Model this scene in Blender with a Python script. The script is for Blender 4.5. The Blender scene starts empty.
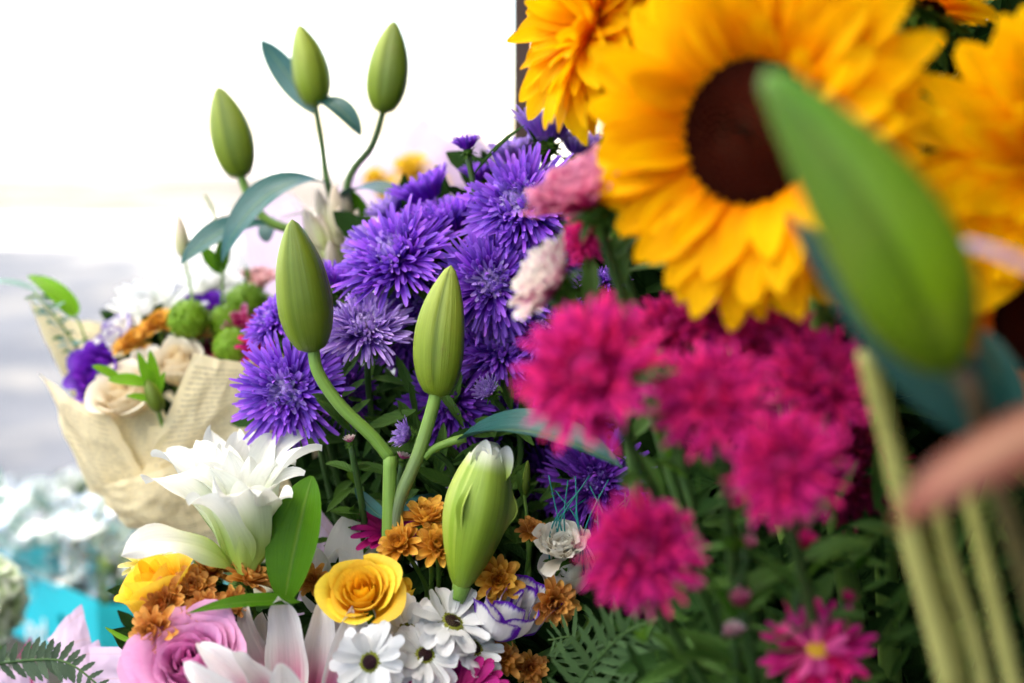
import bpy, math, random
import numpy as np
from mathutils import Vector, Matrix, Quaternion, noise

random.seed(7)
SC = bpy.context.scene
COL = SC.collection
PI = math.pi
R_ = random.Random(11)
def ru(a, b): return R_.uniform(a, b)

# ------------------------------------------------------------------ camera frame
CAMZ, PITCH, FPX = 1.15, math.radians(8.0), 1422.2
CF = Vector((0, math.cos(PITCH), -math.sin(PITCH)))
CU = Vector((0, math.sin(PITCH), math.cos(PITCH)))
CR = Vector((1, 0, 0))
C0 = Vector((0, 0, CAMZ))
def P(px, py, d):
    return C0 + d * (CF + CR * ((px - 512) / FPX) + CU * ((341.5 - py) / FPX))
def D(r, u, t):
    return (CR * r + CU * u - CF * t).normalized()
def S(px, d): return px * d / FPX

# ------------------------------------------------------------------ mesh helpers
class MB:
    def __init__(s): s.v = []; s.f = []; s.c = []
    def grid(s, rows, pig, closed=False):
        o = len(s.v); nu = len(rows); nv = len(rows[0])
        for r in rows: s.v.extend(r)
        for r in pig: s.c.extend(r)
        for i in range(nu - 1):
            for j in range(nv if closed else nv - 1):
                k = (j + 1) % nv
                s.f.append((o + i*nv + j, o + i*nv + k, o + (i+1)*nv + k, o + (i+1)*nv + j))
    def mesh(s, name, mat, smooth=True):
        m = bpy.data.meshes.new(name)
        m.from_pydata([tuple(x) for x in s.v], [], s.f)
        a = m.attributes.new('pig', 'FLOAT_COLOR', 'POINT')
        a.data.foreach_set('color', np.array(s.c, dtype=np.float32).ravel())
        if smooth: m.polygons.foreach_set('use_smooth', [True] * len(m.polygons))
        m.materials.append(mat); m.update()
        return m
    def build(s, name, mat, parent=None, smooth=True):
        return link(name, s.mesh(name, mat, smooth), parent)

def link(name, mesh, parent=None):
    o = bpy.data.objects.new(name, mesh); COL.objects.link(o)
    if parent is not None: o.parent = parent
    return o
def tag(o, label=None, cat=None, group=None, kind=None):
    if label: o['label'] = label
    if cat: o['category'] = cat
    if group: o['group'] = group
    if kind: o['kind'] = kind
    return o
def thing(name, loc, label, cat, group=None):
    o = bpy.data.objects.new(name, None); COL.objects.link(o)
    o.empty_display_size = .02; o.location = loc
    return tag(o, label, cat, group)

def prof(t, a, b, base=0.0):
    tm = a / (a + b)
    n = (tm ** a) * ((1 - tm) ** b)
    p = (max(t, 0) ** a) * (max(1 - t, 0) ** b) / n
    return max(p, base * (1 - t) ** .5)

def petal_pts(L, W, a0, bend, cup=.3, a=.6, b=.4, base=.15, ns=7, nw=3, ruffle=0, rf=9, ph=0, twist=0, bp=1.0, keel=0, serr=0, curl=0, td=1.35):
    """rows of points of a petal: starts at the origin along +X, raised by a0, turning by bend"""
    rows = []; x = z = 0.0; sub = 4
    T = [1 - (1 - i / ns) ** td for i in range(ns + 1)]
    for i in range(ns + 1):
        t = T[i]
        if i:
            dt = (T[i] - T[i-1]) / sub
            for q in range(sub):
                tt = T[i-1] + (q + .5) * dt
                an = a0 + bend * tt ** bp + curl * tt ** 5
                x += math.cos(an) * L * dt; z += math.sin(an) * L * dt
        an = a0 + bend * t ** bp + curl * t ** 5
        nx, nz = -math.sin(an), math.cos(an)
        w = W * .5 * prof(min(max(t, .0), .995), a, b, base)
        if serr and i % 2: w *= 1 - serr
        row = []
        tw = twist * t
        for j in range(nw):
            q = -1 + 2 * j / (nw - 1)
            yy = w * q; hh = cup * w * (q * q) - keel * w * math.exp(-(q * 4) ** 2)
            hh += ruffle * W * q * q * math.sin(rf * t + ph + (1.7 if q > 0 else 0)) * min(1, t * 1.5)
            y2 = yy * math.cos(tw) - hh * math.sin(tw); h2 = yy * math.sin(tw) + hh * math.cos(tw)
            row.append(Vector((x + nx * h2, y2, z + nz * h2)))
        rows.append(row)
    return rows
def pigs(ns, nw, rnd, f=1.0):
    return [[(i / ns, -1 + 2 * j / (nw - 1), rnd, f) for j in range(nw)] for i in range(ns + 1)]
def rotz(rows, az, r0=0, z0=0):
    c, s = math.cos(az), math.sin(az)
    return [[Vector(((p.x + r0) * c - p.y * s, (p.x + r0) * s + p.y * c, p.z + z0)) for p in r] for r in rows]
def frame(bp, tp, n):
    X = (tp - bp); L = X.length; X.normalize()
    Z = n - X * n.dot(X)
    if Z.length < 1e-5: Z = Vector((0, 0, 1)).cross(X)
    Z.normalize(); Y = Z.cross(X)
    return L, X, Y, Z
def blade_rows(bp, tp, n, W, bend=.6, cup=.25, a=.7, b=.7, base=.1, ns=12, nw=5, curl=0, **k):
    """petal or leaf from point bp to point tp whose upper side faces n, arching towards n by bend"""
    L, X, Y, Z = frame(bp, tp, n)
    rows = petal_pts(1, W / L, bend / 2, -bend, cup, a, b, base, ns, nw, curl=-curl, **k)
    e = rows[-1][nw // 2]; ch = math.hypot(e.x, e.z); an = math.atan2(e.z, e.x)
    c, s = math.cos(-an), math.sin(-an)
    out = []
    for r in rows:
        rr = []
        for p in r:
            x = (p.x * c - p.z * s) * L / ch; z = (p.x * s + p.z * c) * L / ch; y = p.y * L
            rr.append(bp + X * x + Y * y + Z * z)
        out.append(rr)
    return out
def add_blade(mb, bp, tp, n, W, bend=.6, rnd=None, f=1.0, ns=12, nw=5, **k):
    mb.grid(blade_rows(bp, tp, n, W, bend, ns=ns, nw=nw, **k), pigs(ns, nw, R_.random() if rnd is None else rnd, f))
def blade(name, mat, root, bp, tp, n, W, bend=.6, **k):
    mb = MB(); o = root.location
    add_blade(mb, bp - o, tp - o, n, W, bend, **k)
    return mb.build(name, mat, root)

def smooth_path(pts, n=6):
    out = []
    p = [pts[0] * 2 - pts[1]] + list(pts) + [pts[-1] * 2 - pts[-2]]
    for i in range(1, len(p) - 2):
        for k in range(n):
            t = k / n
            out.append(.5 * ((2 * p[i]) + (p[i+1] - p[i-1]) * t + (2*p[i-1] - 5*p[i] + 4*p[i+1] - p[i+2]) * t*t + (3*p[i] - p[i-1] - 3*p[i+1] + p[i+2]) * t**3))
    out.append(pts[-1]); return out
def add_tube(mb, pts, r0, r1=None, n=8, sm=6, rnd=.5, lump=0):
    r1 = r0 if r1 is None else r1
    q = smooth_path(pts, sm) if len(pts) > 2 else [pts[0].lerp(pts[1], i / 6) for i in range(7)]
    rows = []; pg = []; N = len(q); prev = None
    for i, p in enumerate(q):
        T = (q[min(i+1, N-1)] - q[max(i-1, 0)]).normalized()
        A = prev if prev is not None else (Vector((1, 0, 0)) if abs(T.x) < .9 else Vector((0, 1, 0)))
        A = (A - T * A.dot(T)).normalized(); prev = A; B = T.cross(A)
        t = i / (N - 1); r = r0 + (r1 - r0) * t
        r *= 1 + lump * math.sin(i * 1.3 + rnd * 9)
        rows.append([p + (A * math.cos(2*PI*j/n) + B * math.sin(2*PI*j/n)) * r for j in range(n)])
        pg.append([(t, math.cos(2*PI*j/n), rnd, 1) for j in range(n)])
    rows = [[q[0]] * n] + rows + [[q[-1]] * n]; pg = [pg[0]] + pg + [pg[-1]]
    mb.grid(rows, pg, closed=True)
def tube(name, mat, root, pts, r0, r1=None, **k):
    mb = MB(); add_tube(mb, [p - root.location for p in pts], r0, r1, **k)
    return mb.build(name, mat, root)
def add_lathe(mb, prf, n=20, sx=1, sy=1, bump=0, seed=0):
    rows = []; pg = []
    for i, (r, z) in enumerate(prf):
        row = []
        for j in range(n):
            a = 2 * PI * j / n
            k = 1 + bump * noise.noise(Vector((math.cos(a) * 2.2, math.sin(a) * 2.2, z * 3 + seed)))
            row.append(Vector((r * k * math.cos(a) * sx, r * k * math.sin(a) * sy, z)))
        rows.append(row); pg.append([(i / (len(prf) - 1), math.cos(2*PI*j/n), .5, 1) for j in range(n)])
    mb.grid(rows, pg, closed=True)
def orient(o, p, face, spin=0, sc=1.0, root=None):
    q = Vector((0, 0, 1)).rotation_difference(face)
    o.rotation_mode = 'QUATERNION'
    o.rotation_quaternion = q @ Quaternion((0, 0, 1), spin)
    o.location = p - (root.location if root is not None else Vector())
    o.scale = (sc, sc, sc)

# ------------------------------------------------------------------ materials
def lin(c):
    return tuple(((x / 255) / 12.92 if x / 255 <= .04045 else ((x / 255 + .055) / 1.055) ** 2.4) for x in c) + (1,)
class NT:
    def __init__(s, name):
        s.m = bpy.data.materials.new(name); s.m.use_nodes = True
        s.t = s.m.node_tree; s.t.nodes.clear()
        s.out = s.n('ShaderNodeOutputMaterial')
    def n(s, kind, **kw):
        x = s.t.nodes.new(kind)
        for k, v in kw.items(): setattr(x, k, v)
        return x
    def l(s, a, b): s.t.links.new(a, b)
    def val(s, inp, v):
        if hasattr(v, 'is_linked') or hasattr(v, 'links'): s.l(v, inp)
        else: inp.default_value = v
    def math(s, op, a, b=0, clamp=False):
        x = s.n('ShaderNodeMath', operation=op, use_clamp=clamp)
        s.val(x.inputs[0], a); s.val(x.inputs[1], b); return x.outputs[0]
    def mix(s, f, a, b, mode='MIX'):
        x = s.n('ShaderNodeMix', data_type='RGBA', blend_type=mode)
        s.val(x.inputs[0], f); s.val(x.inputs[6], a); s.val(x.inputs[7], b); return x.outputs[2]
    def ramp(s, f, lo, hi):
        x = s.n('ShaderNodeMapRange'); x.interpolation_type = 'SMOOTHSTEP'
        s.val(x.inputs[0], f); x.inputs[1].default_value = lo; x.inputs[2].default_value = hi; return x.outputs[0]
    def pig(s):
        a = s.n('ShaderNodeAttribute', attribute_name='pig'); b = s.n('ShaderNodeSeparateColor'); s.l(a.outputs['Color'], b.inputs[0])
        s.u, s.v, s.r, s.f = b.outputs[0], b.outputs[1], b.outputs[2], a.outputs['Alpha']
        s.av = s.math('ABSOLUTE', s.v)
    def noise(s, scale, vec=None, detail=3, rough=.6):
        x = s.n('ShaderNodeTexNoise'); x.inputs['Scale'].default_value = scale; x.inputs['Detail'].default_value = detail; x.inputs['Roughness'].default_value = rough
        if vec is None:
            vec = s.n('ShaderNodeTexCoord').outputs['Object']
        s.l(vec, x.inputs['Vector']); return x.outputs[0]
    def comb(s, x, y, z):
        c = s.n('ShaderNodeCombineXYZ'); s.val(c.inputs[0], x); s.val(c.inputs[1], y); s.val(c.inputs[2], z); return c.outputs[0]
    def finish(s, col, rough=.5, trans=.3, spec=.3, bump=None, bstr=.3, bdist=.001, sheen=0, tcol=None, coat=0):
        p = s.n('ShaderNodeBsdfPrincipled'); s.val(p.inputs['Base Color'], col); p.inputs['Roughness'].default_value = rough
        p.inputs['Specular IOR Level'].default_value = spec; p.inputs['Sheen Weight'].default_value = sheen
        p.inputs['Coat Weight'].default_value = coat; p.inputs['Coat Roughness'].default_value = .25
        if bump is not None:
            b = s.n('ShaderNodeBump'); b.inputs['Strength'].default_value = bstr; b.inputs['Distance'].default_value = bdist
            s.l(bump, b.inputs['Height']); s.l(b.outputs[0], p.inputs['Normal'])
        sh = p.outputs[0]
        if trans:
            tr = s.n('ShaderNodeBsdfTranslucent'); s.val(tr.inputs[0], tcol if tcol is not None else col)
            mx = s.n('ShaderNodeMixShader'); mx.inputs[0].default_value = trans
            s.l(sh, mx.inputs[1]); s.l(tr.outputs[0], mx.inputs[2]); sh = mx.outputs[0]
        s.l(sh, s.out.inputs[0]); return s.m

def petal_mat(name, base, tip, centre=None, cr=(.1, .45), edge=None, er=(.7, .95), var=.25, trans=.3, rough=.5, ur=(.2, .9), streak=.3, spots=None, hue=.02, sheen=0, spec=.25, eu=None):
    n = NT(name); n.pig()
    c = n.mix(n.ramp(n.u, *ur), base, tip)
    if centre: c = n.mix(n.ramp(n.f, *cr), centre, c)
    st = n.noise(1, n.comb(n.math('MULTIPLY', n.u, 2.5), n.math('MULTIPLY', n.v, 9), n.math('MULTIPLY', n.r, 40)), 3)
    if edge:
        ea = n.math('MAXIMUM', n.av, n.math('ADD', n.u, eu)) if eu is not None else n.av
        e = n.ramp(n.math('ADD', ea, n.math('MULTIPLY', n.math('SUBTRACT', st, .5), .35)), *er)
        c = n.mix(e, c, edge)
    h = n.n('ShaderNodeHueSaturation')
    n.val(h.inputs['Value'], n.math('ADD', 1 - var / 2 - streak * .5, n.math('ADD', n.math('MULTIPLY', n.r, var), n.math('MULTIPLY', st, streak))))
    n.val(h.inputs['Hue'], n.math('ADD', .5 - hue / 2, n.math('MULTIPLY', n.r, hue)))
    n.l(c, h.inputs['Color'])
    return n.finish(h.outputs[0], rough, trans, spec, st, .5, .0012, sheen)

def leaf_mat(name, a, b, under=None, rough=.4, trans=.25, veins=.35, par=False, spec=.14, vs=14):
    n = NT(name); n.pig()
    no = n.noise(60, detail=4)
    c = n.mix(n.r, a, b)
    if par:     # parallel veins of a lily leaf
        w = n.noise(1, n.comb(n.math('MULTIPLY', n.u, .6), n.math('MULTIPLY', n.v, vs), n.math('MULTIPLY', n.r, 30)), 2)
    else:
        w = n.math('SINE', n.math('MULTIPLY', n.math('SUBTRACT', n.u, n.math('MULTIPLY', n.av, .22)), 55))
        w = n.math('ADD', n.math('MULTIPLY', w, .3), .5)
    mid = n.math('SUBTRACT', 1, n.ramp(n.av, 0, .12))
    c = n.mix(n.math('MULTIPLY', mid, .5), c, n.mix(.6, c, (.25, .33, .08, 1)))
    h = n.n('ShaderNodeHueSaturation'); n.l(c, h.inputs['Color'])
    n.val(h.inputs['Value'], n.math('ADD', .62, n.math('ADD', n.math('MULTIPLY', no, .45), n.math('MULTIPLY', w, veins))))
    c = h.outputs[0]
    if under:
        g = n.n('ShaderNodeNewGeometry'); c = n.mix(g.outputs['Backfacing'], c, under)
    return n.finish(c, rough, trans, spec, n.math('ADD', w, n.math('MULTIPLY', mid, -1.5)), .5, .0012)

def bud_mat(name, a, b, dark, white=None, rough=.38, spec=.32):
    n = NT(name); n.pig()
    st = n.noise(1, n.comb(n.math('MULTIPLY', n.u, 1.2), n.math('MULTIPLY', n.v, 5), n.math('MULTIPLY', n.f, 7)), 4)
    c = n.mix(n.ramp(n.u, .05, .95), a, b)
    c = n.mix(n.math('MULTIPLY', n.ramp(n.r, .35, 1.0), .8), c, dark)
    rib = n.noise(1, n.comb(n.math('MULTIPLY', n.u, 1.5), n.math('MULTIPLY', n.f, 11), n.math('MULTIPLY', n.v, 1.5)), 3)
    bl = n.noise(70, detail=5, rough=.7); bl2 = n.noise(22, detail=4)
    c = n.mix(n.math('MULTIPLY', n.ramp(bl, .60, .74), .45), c, (.16, .12, .03, 1))
    c = n.mix(n.math('MULTIPLY', n.ramp(bl2, .45, .7), .35), c, n.mix(.5, c, (.34, .36, .06, 1)))
    h = n.n('ShaderNodeHueSaturation'); n.l(c, h.inputs['Color'])
    n.val(h.inputs['Value'], n.math('ADD', .78, n.math('MULTIPLY', st, .45)))
    c = h.outputs[0]
    if white: c = n.mix(n.ramp(n.u, *white[1]), c, white[0])
    return n.finish(c, rough, .12, spec, n.math('ADD', st, n.math('MULTIPLY', rib, .6)), .45, .0014)

def plain_mat(name, col, rough=.6, ns=40, amt=.3, trans=0, spec=.3, bump=.2, bd=.002):
    n = NT(name); no = n.noise(ns, detail=5)
    h = n.n('ShaderNodeHueSaturation'); h.inputs['Color'].default_value = col
    n.val(h.inputs['Value'], n.math('ADD', 1 - amt / 2, n.math('MULTIPLY', no, amt)))
    return n.finish(h.outputs[0], rough, trans, spec, no, bump, bd)
def stem_mat(name, a, b, rough=.45, trans=0):
    n = NT(name); n.pig(); no = n.noise(45, detail=4)
    st = n.noise(1, n.comb(n.math('MULTIPLY', n.u, 3), n.math('MULTIPLY', n.v, 6), n.r), 3)
    c = n.mix(n.ramp(n.math('ADD', n.u, n.math('MULTIPLY', no, .3)), .1, 1.1), a, b)
    h = n.n('ShaderNodeHueSaturation'); n.l(c, h.inputs['Color'])
    n.val(h.inputs['Value'], n.math('ADD', .55, n.math('MULTIPLY', st, .9)))
    return n.finish(h.outputs[0], rough, trans, .35, st, .4, .001)

M = {}
M['purple'] = petal_mat('purple_petal', (.14, .010, .50, 1), (.42, .16, .90, 1), (.62, .48, .88, 1), (.02, .36), var=.5, ur=(.25, 1.0), trans=.24, spec=.3, rough=.40, hue=.035, streak=.4)
M['lavender'] = petal_mat('lavender_petal', (.25, .085, .62, 1), (.54, .36, .84, 1), (.66, .54, .88, 1), (.02, .35), var=.4, trans=.2, spec=.4, hue=.03, streak=.4)
M['violet'] = petal_mat('dark_violet_petal', (.10, .010, .30, 1), (.24, .06, .58, 1), (.40, .24, .72, 1), (.02, .2), var=.5, trans=.15, ur=(.3, 1.0), hue=.03, streak=.4)
M['pink'] = petal_mat('pink_petal', (.44, .001, .075, 1), (.86, .032, .30, 1), (.88, .12, .40, 1), (.02, .2), var=.55, trans=.22, ur=(.3, 1.0), spec=.1, hue=.03)
M['maroon'] = petal_mat('maroon_petal', (.22, .003, .04, 1), (.40, .012, .10, 1), (.42, .02, .12, 1), (.02, .2), var=.4, trans=.2)
M['pinkwhite'] = petal_mat('pink_white_petal', (.52, .012, .17, 1), (.90, .42, .58, 1), None, var=.35, trans=.25, ur=(.5, 1.05))
M['whitepink'] = petal_mat('white_pink_petal', (.66, .08, .34, 1), (.93, .86, .76, 1), None, var=.25, trans=.2, ur=(.35, .95))
M['magenta'] = petal_mat('magenta_petal', (.33, .002, .12, 1), (.48, .012, .22, 1), (.25, .005, .08, 1), (.05, .4), var=.3, trans=.25)
M['sun'] = petal_mat('sunflower_petal', (.96, .34, .0005, 1), (.99, .56, .002, 1), None, var=.22, trans=.48, streak=.35, hue=.015, ur=(.05, .6), spec=.03)
M['sundeep'] = petal_mat('deep_sunflower_petal', (.86, .17, .001, 1), (.94, .30, .002, 1), None, var=.25, trans=.35, streak=.4, spec=.08)
M['white'] = petal_mat('white_lily_petal', (.44, .58, .10, 1), (.84, .84, .79, 1), None, var=.08, trans=.32, ur=(.08, .72), streak=.2, hue=0)
M['lilypink'] = petal_mat('pink_lily_petal', (.66, .10, .30, 1), (.84, .79, .78, 1), None, edge=(.85, .83, .83, 1), er=(.40, .95), var=.08, trans=.3, ur=(.12, .60), streak=.32, hue=0)
M['daisy'] = petal_mat('daisy_petal', (.80, .80, .80, 1), (.88, .88, .90, 1), None, var=.08, trans=.25, streak=.16, hue=0)
M['spider'] = petal_mat('spider_petal', (.80, .82, .76, 1), (.90, .90, .92, 1), None, var=.06, trans=.3, streak=.1, hue=0)
M['orange'] = petal_mat('orange_petal', (.60, .19, .02, 1), (.84, .43, .11, 1), (.54, .15, .015, 1), (.05, .5), var=.35, trans=.28)
M['amber'] = petal_mat('amber_petal', (.68, .26, .012, 1), (.88, .50, .08, 1), (.58, .20, .01, 1), (.05, .5), var=.3, trans=.28)
M['yellow'] = petal_mat('yellow_rose_petal', (.93, .52, .012, 1), (.96, .68, .06, 1), (.94, .50, .012, 1), (.0, .5), var=.12, trans=.38, streak=.18)
M['paleyellow'] = petal_mat('pale_yellow_petal', (.86, .70, .12, 1), (.90, .82, .36, 1), None, var=.1, trans=.35)
M['pinkrose'] = petal_mat('pink_rose_petal', (.72, .22, .52, 1), (.84, .42, .68, 1), (.74, .22, .52, 1), (0, .6), var=.14, trans=.3, streak=.15, hue=.01)
M['cream'] = petal_mat('cream_petal', (.84, .70, .46, 1), (.88, .80, .66, 1), (.86, .70, .44, 1), (0, .5), var=.08, trans=.32, streak=.12, hue=0)
M['creamwhite'] = petal_mat('cream_carnation_petal', (.80, .70, .54, 1), (.90, .86, .78, 1), None, var=.08, trans=.3, streak=.14, hue=0)
M['lisi'] = petal_mat('lisianthus_petal', (.84, .82, .80, 1), (.86, .84, .84, 1), None, edge=(.12, .01, .42, 1), er=(.70, .86), eu=-.06, var=.06, trans=.28, streak=.1, hue=0)
M['lisipurple'] = petal_mat('purple_lisianthus_petal', (.10, .008, .28, 1), (.16, .02, .44, 1), None, var=.4, trans=.2, streak=.4)
M['palepink'] = petal_mat('pale_pink_petal', (.80, .36, .44, 1), (.88, .60, .62, 1), None, var=.1, trans=.3)
M['button'] = petal_mat('green_button_petal', (.16, .30, .012, 1), (.32, .48, .04, 1), (.18, .34, .01, 1), (.0, .5), var=.3, trans=.2)
M['dusty'] = petal_mat('dusty_pink_petal', (.42, .21, .14, 1), (.26, .05, .025, 1), None, edge=(.18, .05, .035, 1), er=(.10, .80), var=.1, trans=.2, streak=.25, ur=(.45, .98))
M['lilacpetal'] = petal_mat('lilac_petal', (.42, .22, .34, 1), (.62, .52, .68, 1), None, var=.1, trans=.25)
M['tube'] = bud_mat('cream_bud', (.50, .55, .22, 1), (.78, .64, .56, 1), (.60, .50, .36, 1))
M['bud'] = bud_mat('green_bud', (.21, .30, .018, 1), (.32, .40, .05, 1), (.075, .125, .006, 1))
M['budnear'] = bud_mat('near_green_bud', (.26, .40, .002, 1), (.11, .32, .025, 1), (.075, .14, .006, 1), None, .34, .4)
M['budpale'] = bud_mat('pale_green_bud', (.25, .38, .035, 1), (.36, .46, .09, 1), (.14, .25, .015, 1), ((.86, .86, .72, 1), (.78, .96)))
M['budshell'] = bud_mat('bud_outer_petal', (.30, .43, .03, 1), (.50, .58, .15, 1), (.20, .33, .02, 1), ((.88, .88, .74, 1), (.80, .98)))
M['leafblue'] = leaf_mat('blue_green_leaf', (.012, .065, .050, 1), (.035, .13, .13, 1), None, .32, .15, .3, True, .35)
M['leaflily'] = leaf_mat('lily_leaf', (.055, .17, .003, 1), (.075, .20, .004, 1), None, .4, .3, .3, True, .15, 18)
M['leafdark'] = leaf_mat('dark_leaf', (.008, .028, .005, 1), (.026, .072, .010, 1), (.022, .055, .012, 1), .75, .15, .25, False, .04)  # near-black leaf colour, standing in for shade among the flowers
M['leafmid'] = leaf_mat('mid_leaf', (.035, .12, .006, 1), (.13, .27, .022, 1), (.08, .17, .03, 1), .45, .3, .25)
M['leafbright'] = leaf_mat('bright_leaf', (.14, .36, .008, 1), (.20, .44, .02, 1), None, .4, .35, .2, True)
M['fern'] = leaf_mat('fern_leaf', (.09, .20, .05, 1), (.17, .32, .10, 1), (.12, .22, .08, 1), .5, .35, .25)
M['ferngrey'] = leaf_mat('grey_fern_leaf', (.02, .05, .025, 1), (.05, .10, .045, 1), (.10, .15, .09, 1), .5, .2, .25)
M['eucal'] = leaf_mat('eucalyptus_leaf', (.24, .40, .36, 1), (.34, .50, .46, 1), None, .5, .3, .15)
M['calyx'] = leaf_mat('calyx_leaf', (.045, .12, .014, 1), (.10, .21, .025, 1), None, .5, .2, .2)
M['stem'] = stem_mat('green_stem', (.13, .25, .035, 1), (.17, .30, .05, 1))
M['stemdark'] = stem_mat('dark_stem', (.035, .08, .018, 1), (.07, .14, .03, 1))
M['stemred'] = stem_mat('reddish_stem', (.10, .055, .03, 1), (.12, .10, .03, 1))
M['stempale'] = stem_mat('pale_stem', (.30, .28, .065, 1), (.36, .34, .10, 1))
M['stemgrey'] = stem_mat('grey_green_stem', (.12, .15, .09, 1), (.19, .32, .05, 1))
M['disc'] = petal_mat('sunflower_disc', (.018, .004, .002, 1), (.075, .010, .004, 1), (.035, .036, .022, 1), (.2, .55), var=.6, trans=0, rough=.9, streak=.6, spec=.03)
M['daisydisc'] = petal_mat('daisy_disc', (.02, .004, .010, 1), (.03, .006, .010, 1), None, var=.5, trans=0, rough=.7)
M['daisyring'] = petal_mat('daisy_ring', (.20, .22, .02, 1), (.26, .28, .03, 1), None, var=.4, trans=0, rough=.7)
M['yellowdisc'] = petal_mat('yellow_disc', (.55, .26, .01, 1), (.75, .42, .03, 1), None, var=.4, trans=0, rough=.7)
M['teal'] = plain_mat('teal_netting', (.02, .22, .22, 1), .35)
M['wood'] = plain_mat('brown_post_paint', (.085, .05, .04, 1), .6, 30, .5)
M['bench'] = plain_mat('bench_wood', (.05, .035, .025, 1), .7, 20, .5)
M['canvas'] = plain_mat('diffuser_canvas', (.75, .72, .66, 1), .8, 60, .1, trans=.8)
M['turq'] = plain_mat('turquoise_board', (.03, .60, .70, 1), .45, 25, .2, trans=.1)
M['dark'] = plain_mat('hole_shade', (.01, .02, .025, 1), .8)
M['letter'] = plain_mat('white_lettering', (.75, .85, .85, 1), .6)
M['magpaper'] = plain_mat('magenta_paper', (.45, .01, .16, 1), .6, 30, .15, trans=.2)
M['whiteblur'] = petal_mat('white_carnation_petal', (.72, .80, .66, 1), (.88, .90, .88, 1), None, var=.08, trans=.3, hue=0, streak=.12)
M['creamgreen'] = petal_mat('green_white_petal', (.42, .58, .22, 1), (.84, .87, .74, 1), None, var=.15, trans=.3, hue=0)
M['yellowfar'] = petal_mat('yellow_mum_petal', (.85, .52, .02, 1), (.90, .68, .06, 1), None, var=.2, trans=.35)

def newsprint():
    n = NT('newsprint_paper'); n.pig()
    rows = n.math('FRACT', n.math('MULTIPLY', n.v, 11))
    line = n.math('LESS_THAN', rows, .42)
    rid = n.math('FLOOR', n.math('MULTIPLY', n.v, 11))
    w = n.noise(1, n.comb(n.math('MULTIPLY', n.u, 34), n.math('MULTIPLY', rid, 7.3), n.math('MULTIPLY', n.r, 20)), 3, .7)
    word = n.ramp(w, .40, .50)
    col = n.math('GREATER_THAN', n.math('ABSOLUTE', n.math('SUBTRACT', n.math('FRACT', n.math('MULTIPLY', n.u, 1.8)), .5)), .0)
    inside = n.math('MULTIPLY', n.math('LESS_THAN', n.math('ABSOLUTE', n.math('SUBTRACT', n.u, .5)), .40), n.math('LESS_THAN', n.av, .86))
    ink = n.math('MULTIPLY', n.math('MULTIPLY', line, word), inside)
    no = n.noise(30, detail=4)
    base = n.mix(no, (.91, .77, .47, 1), (.95, .84, .57, 1))
    c = n.mix(n.math('MULTIPLY', ink, .42), base, (.16, .12, .07, 1))
    return n.finish(c, .75, .35, .15, no, .3, .002)
M['news'] = newsprint()
def lilacpaper():
    n = NT('lilac_paper'); n.pig()
    f = n.math('ABSOLUTE', n.math('SUBTRACT', n.math('FRACT', n.math('MULTIPLY', n.math('ADD', n.v, 1.13), 1.6)), .5))
    ln = n.math('LESS_THAN', f, .012)
    no = n.noise(20, detail=4)
    base = n.mix(no, (.70, .52, .72, 1), (.78, .60, .78, 1))
    c = n.mix(n.math('MULTIPLY', ln, .6), base, (.62, .34, .30, 1))
    return n.finish(c, .55, .35, .2, no, .2, .002)
M['lilac'] = lilacpaper()
def cello():
    n = NT('cellophane')
    g = n.n('ShaderNodeBsdfGlossy'); g.inputs['Roughness'].default_value = .12
    t = n.n('ShaderNodeBsdfTransparent'); t.inputs[0].default_value = (.93, .97, .98, 1)
    no = n.noise(18, detail=3); b = n.n('ShaderNodeBump'); b.inputs['Strength'].default_value = .8; b.inputs['Distance'].default_value = .01
    n.l(no, b.inputs['Height']); n.l(b.outputs[0], g.inputs['Normal'])
    fr = n.n('ShaderNodeFresnel'); fr.inputs[0].default_value = 1.5; n.l(b.outputs[0], fr.inputs['Normal'])
    m = n.n('ShaderNodeMixShader'); n.val(m.inputs[0], n.math('ADD', n.math('MULTIPLY', fr.outputs[0], .55), .03, True))
    n.l(t.outputs[0], m.inputs[1]); n.l(g.outputs[0], m.inputs[2])
    d = n.n('ShaderNodeBsdfTranslucent'); d.inputs[0].default_value = (.9, .95, .95, 1); d2 = n.n('ShaderNodeBsdfDiffuse'); d2.inputs[0].default_value = (.9, .95, .95, 1)
    ad = n.n('ShaderNodeMixShader'); n.l(d.outputs[0], ad.inputs[1]); n.l(d2.outputs[0], ad.inputs[2])
    m2 = n.n('ShaderNodeMixShader'); n.val(m2.inputs[0], n.math('MULTIPLY', n.ramp(no, .35, .75), .30)); n.l(m.outputs[0], m2.inputs[1]); n.l(ad.outputs[0], m2.inputs[2]); n.l(m2.outputs[0], n.out.inputs[0])
    return n.m
M['cello'] = cello()

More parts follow.
